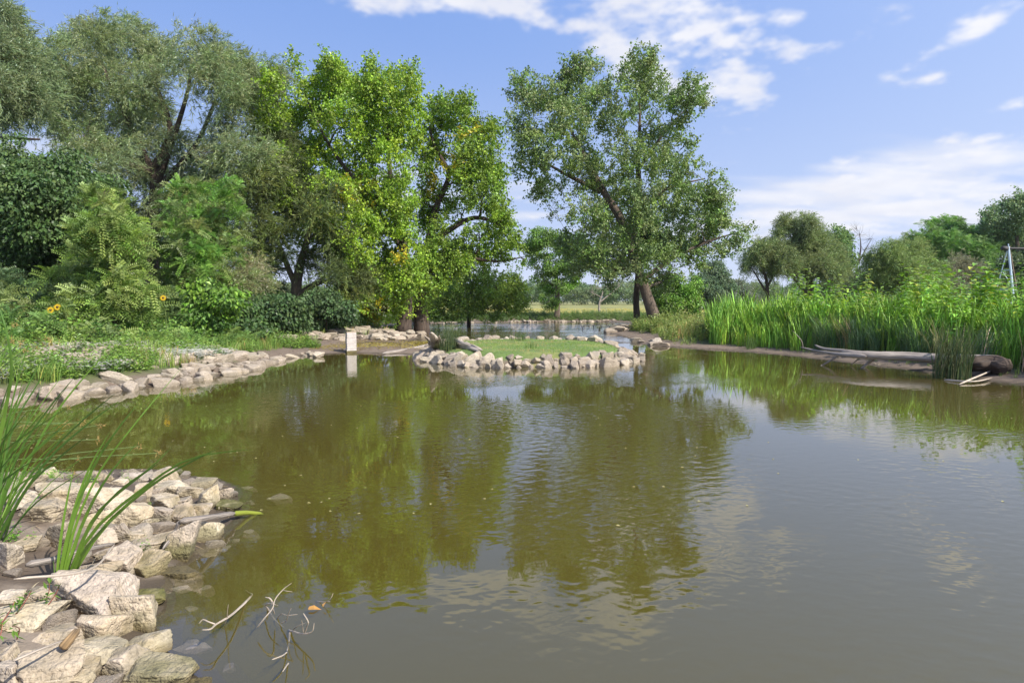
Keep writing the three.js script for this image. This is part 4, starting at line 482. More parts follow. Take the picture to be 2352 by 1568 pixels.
cover('white_flowers', 'patch of tiny white wildflowers among the stones of the left bank', 'flowers', 'flower', areaPlaces(604, 3000, -19, -8.4, -23, -13.0, (x, z, d) => d > 1.2 && d < 5.4 && patch(x, z, 0.7, 12) > 0.50, (x, z, d, r) => ({ s: 0.8 + 0.6 * r(), c: [1, 1, 1] })), M.soft);
cover('island_grass', 'short green grass covering the island', 'grass', 'grass', areaPlaces(605, 5200, -3.8, 5.2, -32, -21, (x, z) => onIsland(x, z) > 0.85, (x, z, d, r) => ({ s: 0.16 + 0.16 * r(), c: shade(patch(x, z, 0.9, 1) > 0.56 ? [0.24, 0.24, 0.08] : [0.15, 0.235, 0.045], r) })), M.blade);
cover('shore_grass', 'grass and low weeds on the right bank round the leaning tree', 'grass', 'grass', areaPlaces(606, 9000, 6, 24, -62, -20, (x, z, d, r) => d > 1.2 + 1.2 * patch(x, z, 0.7, 3) && d < 12 && patch(x, z, 0.8, 4) > 0.36, (x, z, d, r) => ({ s: 0.9 + 1.3 * r(), c: shade(r() < 0.25 ? [0.24, 0.21, 0.07] : [0.135, 0.195, 0.035], r) })), M.blade);
cover('point_weeds', 'yellow-green weeds at the foot of the leaning tree', 'weeds', 'herb', areaPlaces(607, 1300, 7, 24, -60, -30, (x, z, d) => d > 1.4 && d < 10 && patch(x, z, 0.5, 8) > 0.5, (x, z, d, r) => ({ s: 0.5 + 0.6 * r(), c: shade([0.15, 0.205, 0.035], r) })), M.leaf);
cover('far_bank_weeds', 'dark green weeds along the far bank of the back pond', 'weeds', 'herb', areaPlaces(608, 2600, -12, 16, -76, -63, (x, z, d) => d > 0.8 && d < 8, (x, z, d, r) => ({ s: 0.3 + 0.4 * r(), c: shade([0.10, 0.165, 0.03], r) })), M.leaf);
cover('field_grass', 'dry yellow-green grass of the far field', 'grass', 'grass', areaPlaces(609, 7000, -60, 70, -130, -76, () => true, (x, z, d, r) => ({ s: 0.5 + 0.6 * r(), c: shade([0.34, 0.33, 0.08], r) })), M.blade);
// reeds on the right bank
cover('cattail_reeds', 'dense tall green cattails along the right bank', 'reeds', 'cattail', areaPlaces(611, 8000, 8, 26, -36, -12, (x, z, d) => { const px = PW / 2 + x / -z * FPX; return px > 1615 + 30 * patch(x, z, 0.6) && d > (px > 1840 ? 1.55 : 1.0) + 0.5 * patch(x, z, 1.2, 2) && d < 7.5; }, (x, z, d, r) => ({ s: (0.8 + 0.4 * r()) * lerp(0.62, 1.06, sstep(1.0, 3, d)) * (PW / 2 + x / -z * FPX > 1830 ? 0.95 : 1) * (0.86 + 0.5 * (patch(x, z, 0.9, 70) - 0.3)), c: shade(patch(x, z, 0.6, 71) > 0.5 ? [0.20, 0.335, 0.035] : [0.145, 0.275, 0.032], r, 0.3) })), M.blade);
cover('bulrushes', 'dark green rushes in front of the cattails behind the fallen log', 'rushes', 'rush', areaPlaces(612, 2600, 10, 20, -30, -13, (x, z, d) => { const px = PW / 2 + x / -z * FPX; return px > 1830 && d > 1.45 && d < 2.6 && patch(x, z, 0.8, 5) > 0.40; }, (x, z, d, r) => ({ s: 0.75 + 0.45 * r(), c: shade(r() < 0.15 ? [0.25, 0.22, 0.09] : [0.075, 0.14, 0.045], r) })), M.blade);
cover('tall_plants', 'tall bright broad-leaved plants behind the cattails at the right', 'plants', 'tall', areaPlaces(613, 1300, 10, 28, -36, -12, (x, z, d) => { const px = PW / 2 + x / -z * FPX; return px > 1800 && d > 2.2 && d < 8.5 && patch(x, z, 0.9, 33) > 0.42 - 0.1 * sstep(1800, 2250, px); }, (x, z, d, r) => ({ s: (0.62 + 0.35 * r() + 0.5 * sstep(0.4, 0.66, patch(x, z, 0.5, 40))) * (r() < 0.06 ? 1.22 : 1), c: shade(r() < 0.2 ? [0.26, 0.33, 0.03] : [0.16, 0.30, 0.022], r, 0.3) })), M.leaf);
cover('mud_tufts', 'small grass tufts on the muddy strip of the right shore', 'grass', 'grass', areaPlaces(614, 1900, 7, 15, -36, -15, (x, z, d) => d > 0.6 && d < 2.0 && patch(x, z, 0.9, 7) > 0.45, (x, z, d, r) => ({ s: 0.4 + 1.1 * r() * sstep(0.5, 1.6, d), c: shade([0.12, 0.18, 0.03], r) })), M.blade);

// ------------------------------------------------------------------ bushes of the left bank
const bush = (label, px, py, D, rp, kind, color, seed, color2) => { const r = RNG(seed), blobs = []; for (let i = 0; i < 6; i++) blobs.push([px + (r() - 0.5) * rp * 1.6, py + (r() - 0.5) * rp * 1.1, rp * (0.45 + 0.2 * r())]); return tree({ name: 'bank_bush', category: 'bush', label, D, seed, kind, color, color2, bark: M.darkBark, trunks: [[[px, py + rp, 0.06], [px, py, 0.03]]], blobs, thin: 0.3 }); };
bush('bright green leafy bush in front of the locust tree', 470, 715, 27, 60, 'dense', [0.085, 0.165, 0.025], 201, BRIGHT);
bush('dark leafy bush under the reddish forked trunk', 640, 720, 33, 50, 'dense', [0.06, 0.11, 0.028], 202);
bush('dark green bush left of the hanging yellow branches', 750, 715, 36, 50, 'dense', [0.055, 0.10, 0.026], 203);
bush('grey-green bush at the left edge below the maple', 45, 690, 26, 70, 'locust', [0.08, 0.135, 0.035], 204);
bush('dense green bush between the young tree and the bright bush', 380, 715, 29, 55, 'locust', [0.075, 0.14, 0.03], 205);
bush('low olive bush left of the young tree', 160, 735, 25, 50, 'locust', [0.11, 0.165, 0.04], 206);
bush('low green bush beside the pale rubble stones', 560, 745, 30, 40, 'dense', [0.07, 0.13, 0.03], 207);

// ------------------------------------------------------------------ sunflowers
[[115, 712, 21, 'left sunflower of the pair at the far left bank'], [131, 705, 21.2, 'right and higher sunflower of the pair at the far left bank'], [318, 692, 24, 'left sunflower of the three near the young tree'], [341, 682, 24.3, 'middle sunflower of the three near the young tree'], [374, 684, 24, 'right sunflower of the three near the young tree']].forEach(([px, py, D, label], i) => {
  const top = at(px, py, D), base = top.clone(); base.y = heightAt(base.x, base.z); base.x += 0.1;
  const t = thing('sunflower', label, 'flower', base), l = top.clone().sub(base), r = RNG(i + 5), face = V(0.25, 0.25, 1).normalize(), s = face.clone().cross(V(0, 1, 0)).normalize(), u = s.clone().cross(face);
  part('stem', tube(curve([V(0, 0, 0), l.clone().multiplyScalar(0.6).add(V(0.04, 0, 0)), l], 6), taper(7, 0.014, 0.008), 5), std({ color: lin(0.12, 0.16, 0.04) }), t);
  const lf = new Tris(); for (let k = 0; k < 9; k++) { const a = k * 2.4; lf.heart(l.clone().multiplyScalar(0.2 + 0.08 * k), V(Math.cos(a), 0.1, Math.sin(a)).normalize(), V(0, 1, 0), 0.2, 0.16, [0.10, 0.16, 0.03]); } part('leaves', lf.build(), M.leaf, t);
  const pt = new Tris(); for (let k = 0; k < 16; k++) { const a = k / 16 * 6.283, d = s.clone().multiplyScalar(Math.cos(a)).addScaledVector(u, Math.sin(a)); pt.leaf(l.clone().addScaledVector(d, 0.03), d.clone().addScaledVector(face, 0.15).normalize(), face, 0.09, 0.035, [0.75, 0.50, 0.02], 0.05); } part('petals', pt.build(), M.soft, t);
  const dg = new THREE.SphereGeometry(0.042, 10, 6); dg.scale(1, 1, 0.5); dg.translate(l.x, l.y, l.z + 0.012); part('flower_head', dg, std({ color: lin(0.10, 0.05, 0.015) }), t);
});

// ------------------------------------------------------------------ concrete pillar in the shallows
(function pillar() {
  const b = P(806, 810, 0), t = thing('concrete_pillar', 'short square concrete pillar standing in the shallow water', 'pillar', b), w = 0.40, h = 0.92;
  for (let i = 0; i < 4; i++) { const g = new THREE.BoxGeometry(w - 0.012 * (i % 2), h / 4 - 0.008, w * 0.9, 10, 6, 10), p = g.attributes.position; for (let k = 0; k < p.count; k++) p.setXYZ(k, p.getX(k) * (1 + 0.07 * (noise(p.getX(k) * 9 + i, p.getY(k) * 9, p.getZ(k) * 9) - 0.5)), p.getY(k), p.getZ(k) * (1 + 0.07 * (noise(p.getX(k) * 9, p.getY(k) * 9 + i, 3) - 0.5))); g.translate(0.004 * (i % 2), -0.06 + h / 4 * (i + 0.5), 0); g.rotateY(0.42); g.computeVertexNormals(); part('concrete_course', g, M.concrete, t); }
  const c = new THREE.BoxGeometry(w * 0.94, 0.03, w * 0.84); c.rotateY(0.42); c.translate(0, h - 0.05, 0); part('cap', c, std({ color: lin(0.52, 0.40, 0.28), map: grainTex }), t);
  const f = new THREE.BoxGeometry(w + 0.012, 0.16, w * 0.9 + 0.012); f.rotateY(0.42); f.translate(0, 0.02, 0); part('algae_band', f, std({ color: lin(0.16, 0.13, 0.05), map: grainTex }), t);
})();

// ------------------------------------------------------------------ logs, driftwood, twigs: pixel paths with heights
function wood(name, label, category, mat, pieces, group) {
  const base = P(pieces[0].path[0][0], pieces[0].path[0][1], pieces[0].path[0][2] ?? 0); base.y = 0; const t = thing(name, label, category, base, group);
  pieces.forEach(({ path, r: [a, b], n = 'branch', sides = 7, wob = 0.3, m = mat }, i) => { const pts = curve(path.map(([x, y, h = 0]) => P(x, y, h)), Math.max(8, path.length * 4)), rr = taper(pts.length, a, b).map((v, q, l) => v * (q === 0 || q === l.length - 1 ? 0.35 : 1)), g = tube(pts, rr, sides, true, wob, i + 3); g.translate(-base.x, 0, -base.z); part(n, g, m, t); });
  return t;
}
wood('fallen_log', 'long grey barkless fallen tree lying along the right shore', 'log', M.grey, [
  { n: 'trunk', path: [[2320, 834, 0.42], [2200, 825, 0.42], [2080, 819, 0.42], [1990, 816, 0.42], [1930, 812, 0.42]], r: [0.18, 0.10], sides: 14, wob: 0.6 },
  { path: [[2010, 815, 0.42], [1940, 806, 0.5], [1890, 800, 0.52], [1872, 792, 0.62]], r: [0.09, 0.03] }, { path: [[1990, 818, 0.42], [1930, 814, 0.4], [1880, 806, 0.42], [1838, 797, 0.5]], r: [0.09, 0.02] }, { path: [[2014, 817, 0.42], [1996, 833, 0.14], [1976, 849, -0.06]], r: [0.075, 0.035] }, { path: [[1932, 813, 0.41], [1906, 829, 0.15], [1884, 841, -0.03]], r: [0.045, 0.02] }, { path: [[1985, 815, 0.42], [1965, 830, 0.15], [1955, 838, 0.02]], r: [0.03, 0.015] }, { path: [[1845, 800, 0.4], [1840, 780, 0.75], [1820, 758, 1.1]], r: [0.025, 0.008] }, { path: [[2170, 830, 0.3], [2130, 850, 0.0]], r: [0.03, 0.012] }]);
wood('log_butt', 'dark hollow-ended broken log in the shade at the right edge', 'log', M.darkBark, [{ n: 'trunk', path: [[2230, 838, 0.35], [2280, 838, 0.36], [2318, 842, 0.36]], r: [0.19, 0.21], sides: 14, wob: 1.0 }]);
wood('driftwood', 'pale branch lying at the water edge under the rush clump at right', 'branch', M.palewood, [{ path: [[2170, 872, 0.02], [2230, 876, 0.05], [2280, 868, 0.05]], r: [0.03, 0.012] }]);
wood('driftwood', 'slender stick stuck in the mud at the right edge', 'branch', M.palewood, [{ path: [[2205, 882, 0.02], [2280, 850, 0.2], [2352, 818, 0.4]], r: [0.028, 0.012] }]);
wood('driftwood', 'pale log lying from the mud to the left end of the island', 'log', M.grey, [{ path: [[878, 812, 0.03], [930, 804, 0.08], [985, 793, 0.18], [1005, 786, 0.25]], r: [0.07, 0.10] }, { path: [[960, 801, 0.1], [985, 800, 0.1]], r: [0.05, 0.02] }]);
wood('driftwood_stump', 'grey weathered stump upright at the left end of the island', 'stump', M.palewood, [
  { n: 'stump', path: [[1003, 802, 0.2], [1000, 790, 0.5], [996, 776, 0.8], [990, 764, 1.05]], r: [0.24, 0.07], sides: 12, wob: 1.3 }, { n: 'shard', path: [[1008, 802, 0.2], [1010, 786, 0.6], [1008, 770, 0.95]], r: [0.15, 0.03], sides: 8, wob: 1.2 }, { n: 'shard', path: [[996, 800, 0.2], [988, 784, 0.6], [976, 772, 0.85]], r: [0.13, 0.03], sides: 8, wob: 1.2 }, { n: 'root', path: [[1000, 796, 0.35], [985, 802, 0.3], [968, 806, 0.15]], r: [0.10, 0.03], sides: 7, wob: 1 }]);
wood('driftwood_stump', 'grey split trunk lying on the island grass beside the rush clump', 'stump', M.palewood, [
  { n: 'trunk', path: [[1046, 784, 0.62], [1070, 793, 0.56], [1108, 804, 0.46]], r: [0.15, 0.05], sides: 12, wob: 1.2 }, { n: 'shard', path: [[1050, 792, 0.52], [1075, 799, 0.48], [1100, 806, 0.45]], r: [0.11, 0.03], sides: 8, wob: 1.2 }, { n: 'shard', path: [[1042, 780, 0.72], [1060, 787, 0.66], [1085, 795, 0.56]], r: [0.07, 0.03], sides: 7, wob: 1.2 }]);
{ const r = RNG(71), pcs = []; for (let i = 0; i < 16; i++) { const x = 1320 + 110 * r(), y = 744 + 10 * r(); pcs.push({ path: [[x, y + 4, -0.05], [x + 14 * (r() - 0.3), y - 2, 0.25 * r()], [x + 36 * (r() - 0.4), y - 5 * r(), 0.5 * r()]], r: [0.03, 0.01], sides: 5 }); } wood('sunken_branches', 'tangle of dark twigs rising out of the back pond', 'branches', M.darkBark, pcs); }
// near bank driftwood
wood('driftwood', 'pale stick with a green tip resting on the near stones and pointing into the water', 'stick', M.grey, [{ path: [[412, 1198, 0.30], [470, 1190, 0.22], [540, 1178, 0.08]], r: [0.030, 0.024] }, { n: 'mossy_tip', path: [[536, 1179, 0.085], [570, 1177, 0.03], [604, 1180, -0.02]], r: [0.028, 0.016], m: std({ color: lin(0.19, 0.22, 0.02), bumpMap: rockBump, bumpScale: 0.01 }) }, { path: [[412, 1196, 0.30], [402, 1222, 0.2], [372, 1262, 0.14]], r: [0.02, 0.012] }]);
wood('driftwood', 'bleached branch half buried behind the cattail clump', 'branch', M.grey, [{ path: [[58, 1298, 0.30], [130, 1284, 0.28], [200, 1262, 0.28], [262, 1248, 0.24]], r: [0.028, 0.014] }]);
wood('driftwood', 'thin dry stem crossing the big slab at the back of the near heap', 'stem', M.palewood, [{ path: [[30, 1330, 0.5], [200, 1310, 0.42], [262, 1250, 0.42]], r: [0.01, 0.006], sides: 5 }]);
wood('driftwood', 'brown split stake between the square tan stone and the layered white stone', 'stake', std({ color: lin(0.36, 0.24, 0.12), map: barkMap, bumpMap: barkBump, bumpScale: 0.006 }), [{ path: [[140, 1490, 0.24], [158, 1468, 0.28], [176, 1448, 0.24]], r: [0.03, 0.024], sides: 5 }]);
wood('driftwood', 'thin pale twig lying across the stones at the bottom left', 'twig', M.palewood, [{ path: [[28, 1518, 0.34], [90, 1492, 0.32], [146, 1470, 0.28]], r: [0.009, 0.005], sides: 5 }]);
{ const Zb = (x, y, h) => [(x / 4.704 + 400) * 0.98, (y / 4.704 + 1300) * 0.98, h], L = (pts, a, b) => ({ path: pts.map((p) => Zb(...p)), r: [a * 0.6, b * 0.6], sides: 6, wob: 0.5, n: 'twig' });
  wood('dead_branch', 'bare whitened branch with forked twigs reaching out of the water left of the others', 'branch', M.palewood, [L([[900, 440, -0.06], [760, 580, 0.04], [640, 680, 0.09], [490, 770, 0.12], [430, 820, 0.13], [340, 828, 0.13]], 0.016, 0.007), L([[490, 765, 0.12], [420, 740, 0.14], [350, 715, 0.15], [308, 758, 0.13]], 0.008, 0.004), L([[590, 770, 0.0], [620, 690, 0.1], [622, 620, 0.16], [634, 542, 0.22]], 0.006, 0.004), L([[900, 440, -0.06], [860, 420, -0.1], [820, 390, -0.12]], 0.014, 0.01)]);
  wood('dead_branch', 'knobbly whitened branch crossing near the middle of the twigs in the water', 'branch', M.palewood, [L([[950, 800, 0.05], [1040, 690, 0.12], [1120, 590, 0.16], [1150, 490, 0.2], [1240, 380, 0.24], [1335, 308, 0.28]], 0.008, 0.004), L([[1130, 540, 0.16], [1090, 480, 0.2], [1038, 468, 0.2]], 0.009, 0.005), L([[1030, 565, 0.05], [1090, 540, 0.12], [1185, 560, 0.14]], 0.009, 0.004), L([[1240, 390, 0.23], [1280, 400, 0.24], [1340, 406, 0.24]], 0.006, 0.004), L([[1120, 590, 0.15], [1145, 655, 0.05]], 0.010, 0.006), L([[1050, 570, 0.05], [1130, 700, -0.12], [1260, 820, -0.15]], 0.014, 0.012)]);
  wood('dead_branch', 'dark-based branch with upcurved white twigs right of the middle in the water', 'branch', M.palewood, [L([[1290, 830, -0.04], [1350, 845, 0.03], [1460, 872, 0.06], [1560, 840, 0.1], [1580, 748, 0.16]], 0.012, 0.005), L([[1475, 868, 0.06], [1500, 790, 0.13], [1515, 740, 0.17], [1460, 642, 0.22]], 0.008, 0.005), L([[1460, 860, 0.06], [1442, 722, 0.18]], 0.006, 0.005), L([[1345, 835, 0.02], [1390, 790, 0.1], [1490, 745, 0.14]], 0.006, 0.003), L([[1160, 715, -0.02], [1215, 655, 0.05], [1290, 668, 0.09], [1400, 655, 0.11]], 0.008, 0.004), L([[1212, 752, 0.02], [1270, 730, 0.06], [1300, 640, 0.14], [1328, 585, 0.18]], 0.007, 0.004), L([[1310, 850, -0.02], [1300, 960, -0.08], [1280, 1060, -0.02]], 0.012, 0.01)]);
  wood('dead_branch', 'short white twig poking from the water below the other twigs', 'twig', M.palewood, [L([[1282, 1070, 0.0], [1220, 1115, 0.05], [1112, 1155, 0.07]], 0.008, 0.006), L([[1300, 1190, -0.02], [1265, 1235, 0.04], [1228, 1288, 0.06]], 0.008, 0.006)]);
  wood('dead_branch', 'small dark forked twig beside the floating orange leaf', 'twig', M.palewood, [L([[1600, 510, -0.03], [1660, 520, 0.01], [1710, 515, 0.03], [1770, 470, 0.08], [1790, 420, 0.11]], 0.007, 0.003), L([[1710, 515, 0.03], [1760, 516, 0.04]], 0.005, 0.004)]);
  const lp = P(...Zb(1595, 590, 0.012)), lt = new Tris(); lt.heart(V(-0.05, 0, 0.01), V(0.9, 0.1, -0.2).normalize(), V(0, 1, 0.2).normalize(), 0.09, 0.05, [0.58, 0.30, 0.08]); lt.leaf(V(0.05, 0.005, -0.01), V(0.3, 0.7, -0.6).normalize(), V(-0.6, 0.5, 0.5).normalize(), 0.04, 0.035, [0.62, 0.34, 0.12]);
  const fl = new THREE.Mesh(lt.build(), M.soft); fl.name = 'fallen_leaf'; fl.position.copy(lp); tag(fl, 'curled orange leaf floating beside the forked twig', 'leaf'); scene.add(fl);
}
// yellow leaves afloat in the shallow pool and mud behind the pillar
{ const r = RNG(81), t = new Tris(); for (let i = 0; i < 2200; i++) { const x = -8.8 + 5.0 * r(), z = -28.0 - 7.5 * r(), y = Math.max(0.006, heightAt(x, z) + 0.01); const a = r() * 6.283; t.leaf(V(x, y, z), V(Math.cos(a), 0.02, Math.sin(a)).normalize(), V(0, 1, 0), 0.10, 0.09, [[0.48, 0.37, 0.03], [0.40, 0.34, 0.05], [0.36, 0.24, 0.06]][i % 3], 0.08); }
  const m = new THREE.Mesh(t.build(), M.soft); m.name = 'fallen_leaves'; m.userData = { label: 'fallen yellow leaves on the shallow water behind the pillar', category: 'leaves', kind: 'stuff' }; scene.add(m); }
// small specks of leaf and seed fluff on the water
{ const r = RNG(82), t = new Tris(); for (let i = 0; i < 1100; i++) { const x = -8 + 21 * r(), z = -6 - 24 * r(); if (landDist(x, z) > -0.1) continue; const near = landDist(x, z) > -1.6; if (!near && r() < 0.75) continue; const a = r() * 6.283; t.leaf(V(x, 0.005, z), V(Math.cos(a), 0.02, Math.sin(a)).normalize(), V(0, 1, 0), 0.03 + 0.02 * r(), 0.03, [0.5, 0.46, 0.2], 0.1); }
  const m = new THREE.Mesh(t.build(), M.soft); m.name = 'leaf_litter'; m.userData = { label: 'tiny leaves and fluff floating on the water near the right shore', category: 'leaves', kind: 'stuff' }; scene.add(m); }

// ------------------------------------------------------------------ single plants with countable blades
// blades: [path of pixels with depth], width in metres
function bladePlant(name, label, category, base, blades, mat = M.blade, group, faceView = true) {
  const t = thing(name, label, category, base, group);
  blades.forEach(({ pts, w, c, c2, side = V(0.8, 0, 0.6), n = 'leaf' }) => { const g = new Tris(); const ch = pts[pts.length - 1].clone().sub(pts[0]), sv = faceView ? ch.cross(pts[0].clone().sub(V(0, EYE, 0))).normalize().add(V(0.25, 0.1, 0.3)) : side; g.blade(curve(pts.map((p) => p.clone().sub(base)), 10), w * (faceView ? 0.74 : 1), c, c2 ?? c, sv); part(n, g.build(), mat, t); });
  return t;
}
{ const r = RNG(91), base = onGround(132, 1352), D = -base.z, mk = (list) => list.map(([x, y, dz = 0]) => at(x, y, D - dz));
  const G1 = [0.17, 0.30, 0.03], G2 = [0.075, 0.17, 0.03], G3 = [0.11, 0.23, 0.03], B = [[124, 1346], [130, 1350], [138, 1352], [146, 1350], [152, 1345]];
  const paths = [[[146, 1350], [205, 1230, 0.1], [330, 1120, 0.25], [440, 1052, 0.4], [586, 1031, 0.5]], [[150, 1348], [230, 1220, 0.1], [340, 1120, 0.2], [420, 1070, 0.3], [505, 1028, 0.4]], [[140, 1350], [190, 1200], [250, 1090, 0.1], [320, 1010, 0.1]], [[138, 1350], [175, 1200], [230, 1080], [300, 985], [428, 830, -0.3]], [[134, 1348], [160, 1220], [210, 1080], [270, 985, 0.1], [318, 925, 0.1]], [[144, 1351], [200, 1220], [270, 1130, 0.2], [350, 1070, 0.3], [397, 1023, 0.3]], [[128, 1346], [140, 1230], [155, 1140], [168, 1080]], [[122, 1346], [124, 1310], [121, 1286]], [[152, 1346], [190, 1270, 0.1], [240, 1210, 0.3], [262, 1190, 0.3]], [[132, 1349], [165, 1190], [200, 1085], [255, 985]], [[148, 1349], [215, 1190, 0.15], [300, 1110, 0.3], [370, 1060, 0.4]], [[136, 1350], [150, 1250], [180, 1150], [215, 1090]]];
  bladePlant('cattail_plant', 'lone bright green cattail clump rising from the near stones', 'plant', base, paths.map((p, i) => ({ pts: mk(p), w: i === 7 ? 0.012 : 0.026 + 0.012 * r(), c: G1, c2: i % 3 ? G2 : G3, side: V(0.7, 0.2, 0.7) })));
  const lower = new Tris();
}
{ const r = RNG(92), base = onGround(-40, 1235), D = -base.z, list = [];
  const G = [[0.13, 0.26, 0.035], [0.075, 0.17, 0.035], [0.10, 0.21, 0.03], [0.17, 0.30, 0.035]];
  const tips = [[115, 795], [133, 812], [258, 795], [160, 878], [268, 900], [285, 912], [105, 940], [60, 880], [90, 1000], [30, 850], [150, 980], [220, 935], [180, 950], [40, 960], [75, 930], [120, 905], [200, 1000], [70, 1060], [140, 1060], [20, 780], [175, 860], [10, 905]];
  tips.forEach(([x, y], i) => { const b = [-60 + 70 * r(), 1180 + 80 * r()], dz = (r() - 0.3) * 0.9, m = [lerp(b[0], x, 0.45) - 12 - 15 * r(), lerp(b[1], y, 0.5) - 20 * r()]; list.push({ pts: [at(b[0], b[1], D), at(m[0], m[1], D - dz * 0.4), at(lerp(m[0], x, 0.55), lerp(m[1], y, 0.6), D - dz * 0.7), at(x, y, D - dz)], w: 0.016 + 0.016 * r(), c: G[i % 4], c2: G[(i + 1) % 4], side: V(0.75, 0.1, 0.65) }); });
  // one blade leaning in close to the lens side
  list.push({ pts: [at(-20, 1100, 4.2), at(14, 930, 4.1), at(26, 850, 4.0), at(14, 760, 3.9), at(-8, 690, 3.9)], w: 0.03, c: G[3], c2: G[1], side: V(0.8, 0, 0.6) });
  for (let i = 0; i < 34; i++) { const b = [-120 + 130 * r(), 1170 + 110 * r()], len = 200 + 330 * r(), a = 0.5 + 0.9 * r(), x = b[0] + len * Math.cos(a) * 0.75, y = b[1] - len * Math.sin(a), dz = (r() - 0.5) * 1.2; list.push({ pts: [at(b[0], b[1], D + 0.3 * (r() - 0.5)), at(lerp(b[0], x, 0.35), lerp(b[1], y, 0.5), D - dz * 0.5), at(x, y, D - dz)], w: 0.008 + 0.016 * r(), c: G[i % 4], c2: G[(i + 2) % 4], side: V(0.75, 0.1, 0.65) }); }
  bladePlant('cattail_plant', 'big sheaf of cattail and sedge blades leaning in from the left edge', 'plant', base, list);
}
{ // rush stems with orange-brown flower tufts
  const r = RNG(93), Z1 = (x, y) => [x * 0.3438, y * 0.3438 + 686], base = onGround(-30, 1200), D = -base.z;
  const t = thing('bulrush_plant', 'thin arching rush stems with orange-brown seed tufts at the left edge', 'plant', base);
  [[440, 830, -120, 860], [545, 825, -100, 900], [675, 842, 100, 960], [650, 940, -80, 1000], [930, 985, 200, 1090], [515, 1070, -60, 1100], [1055, 1030, 300, 1100], [488, 1163, 100, 1130], [160, 850, -100, 930], [90, 170, -60, 420], [130, 290, -60, 500], [310, 265, 0, 500], [70, 280, -80, 480], [160, 340, -40, 520], [235, 322, -40, 560], [450, 720, -30, 800]].forEach(([x, y, mx, my], i) => {
    const tip = at(...Z1(x, y), D - 0.2 + 0.4 * r()), mid = at(...Z1(mx, my), D), b = base.clone().add(V(-0.35 - 0.2 * r(), 0, 0.3 * (r() - 0.5))), o = base;
    part('stem', tube(curve([b, mid.clone().lerp(b, 0.35), mid, tip].map((p) => p.clone().sub(o)), 12), taper(13, 0.005, 0.0025), 4), std({ color: lin(0.16, 0.24, 0.07), roughness: 0.6 }), t);
    const g = new Tris(); for (let k = 0; k < 16; k++) { const d = ball(r).add(V(0.3, -0.3, 0)).normalize(); g.leaf(tip.clone().sub(o).addScaledVector(ball(r), 0.015), d, ball(r), 0.022 + 0.024 * r(), 0.006, [0.42, 0.29, 0.10], 0.1); } part('seed_tuft', g.build(), M.soft, t);
  });
}
function rushClump(label, base, n, h, spread, cols, seed, w = 0.018, name = 'rush_clump') {
  const r = RNG(seed), list = []; for (let i = 0; i < n; i++) { const a = r() * 6.283, q = spread * Math.sqrt(r()), o = base.clone().add(V(Math.cos(a) * q, 0, Math.sin(a) * q)); o.y = Math.max(-0.05, heightAt(o.x, o.z)); const la = r() * 6.283, lean = 0.15 + 0.5 * r() * r(), hh = h * (0.55 + 0.5 * r()), dx = Math.cos(la) * lean + 0.1, dz = Math.sin(la) * lean; list.push({ pts: [0, 0.35, 0.7, 1].map((f) => o.clone().add(V(dx * hh * f * f, hh * f * (1 - 0.12 * f * lean), dz * hh * f * f))), w, c: cols[i % cols.length], c2: cols[(i + 1) % cols.length], side: V(Math.cos(la + 1.4), 0, Math.sin(la + 1.4)) }); }
  return bladePlant(name, label, 'plant', base, list, M.blade, undefined, false);
}
rushClump('dark green rush clump growing at the left end of the island beside the stump', at(1030, 800, 24.3).setY(0.3), 170, 1.05, 0.36, [[0.08, 0.13, 0.045], [0.06, 0.105, 0.04], [0.14, 0.17, 0.05]], 95);
rushClump('large dark rush clump standing at the water in front of the fallen log', P(2188, 864, 0.02), 290, 1.7, 0.48, [[0.07, 0.12, 0.04], [0.055, 0.10, 0.035], [0.10, 0.16, 0.045], [0.20, 0.18, 0.07]], 96, 0.02);
rushClump('small grass tuft on the far rim of the island', P(1192, 781, 0.45), 70, 0.5, 0.4, [[0.12, 0.19, 0.05], [0.10, 0.16, 0.04]], 97, 0.014, 'grass_tuft');
rushClump('small green tuft in the middle of the island lawn', P(1220, 797, 0.45), 50, 0.3, 0.25, [[0.12, 0.2, 0.04]], 98, 0.012, 'grass_tuft');
rushClump('tuft of tall green grass left of the fallen log on the mud', P(1725, 800, 0.1), 60, 0.8, 0.3, [[0.12, 0.2, 0.04], [0.1, 0.17, 0.04]], 99, 0.014, 'grass_tuft');
// dry stalk on the left bank
wood('dry_stalk', 'bent pale dry stalk standing among weeds of the left bank', 'stalk', std({ color: lin(0.50, 0.46, 0.20) }), [{ path: [[388, 792, 0.5], [382, 760, 0.85], [372, 700, 1.6]], r: [0.014, 0.006], sides: 5 }]);

// dry reed stems and leaf litter between the near stones
{ const r = RNG(610), t = new Tris(); for (let i = 0; i < 1500; i++) { const x = -8.5 + 7.2 * r(), z = -8.8 + 5.6 * r(), d = landDist(x, z); if (d < 0.05 || patch(x, z, 1.6, 80) < 0.42) continue; const a = r() * 6.283, L = 0.06 + 0.34 * r() * r(), y = heightAt(x, z) + 0.008 + 0.05 * r() * r(), dx = Math.cos(a) * L, dz = Math.sin(a) * L, c = [[0.50, 0.38, 0.20], [0.42, 0.30, 0.16], [0.58, 0.48, 0.30], [0.20, 0.14, 0.08]][i % 4]; t.blade([V(x, y, z), V(x + dx * 0.5, y + 0.012 * r(), z + dz * 0.5), V(x + dx, y + 0.02 * r(), z + dz)], 0.006 + 0.008 * r(), c, c, V(-Math.sin(a), 0, Math.cos(a))); }
  const m = new THREE.Mesh(t.build(), M.soft); m.name = 'leaf_litter'; m.userData = { label: 'dry straw and leaf bits lying between the near stones', category: 'litter', kind: 'stuff' }; scene.add(m); }
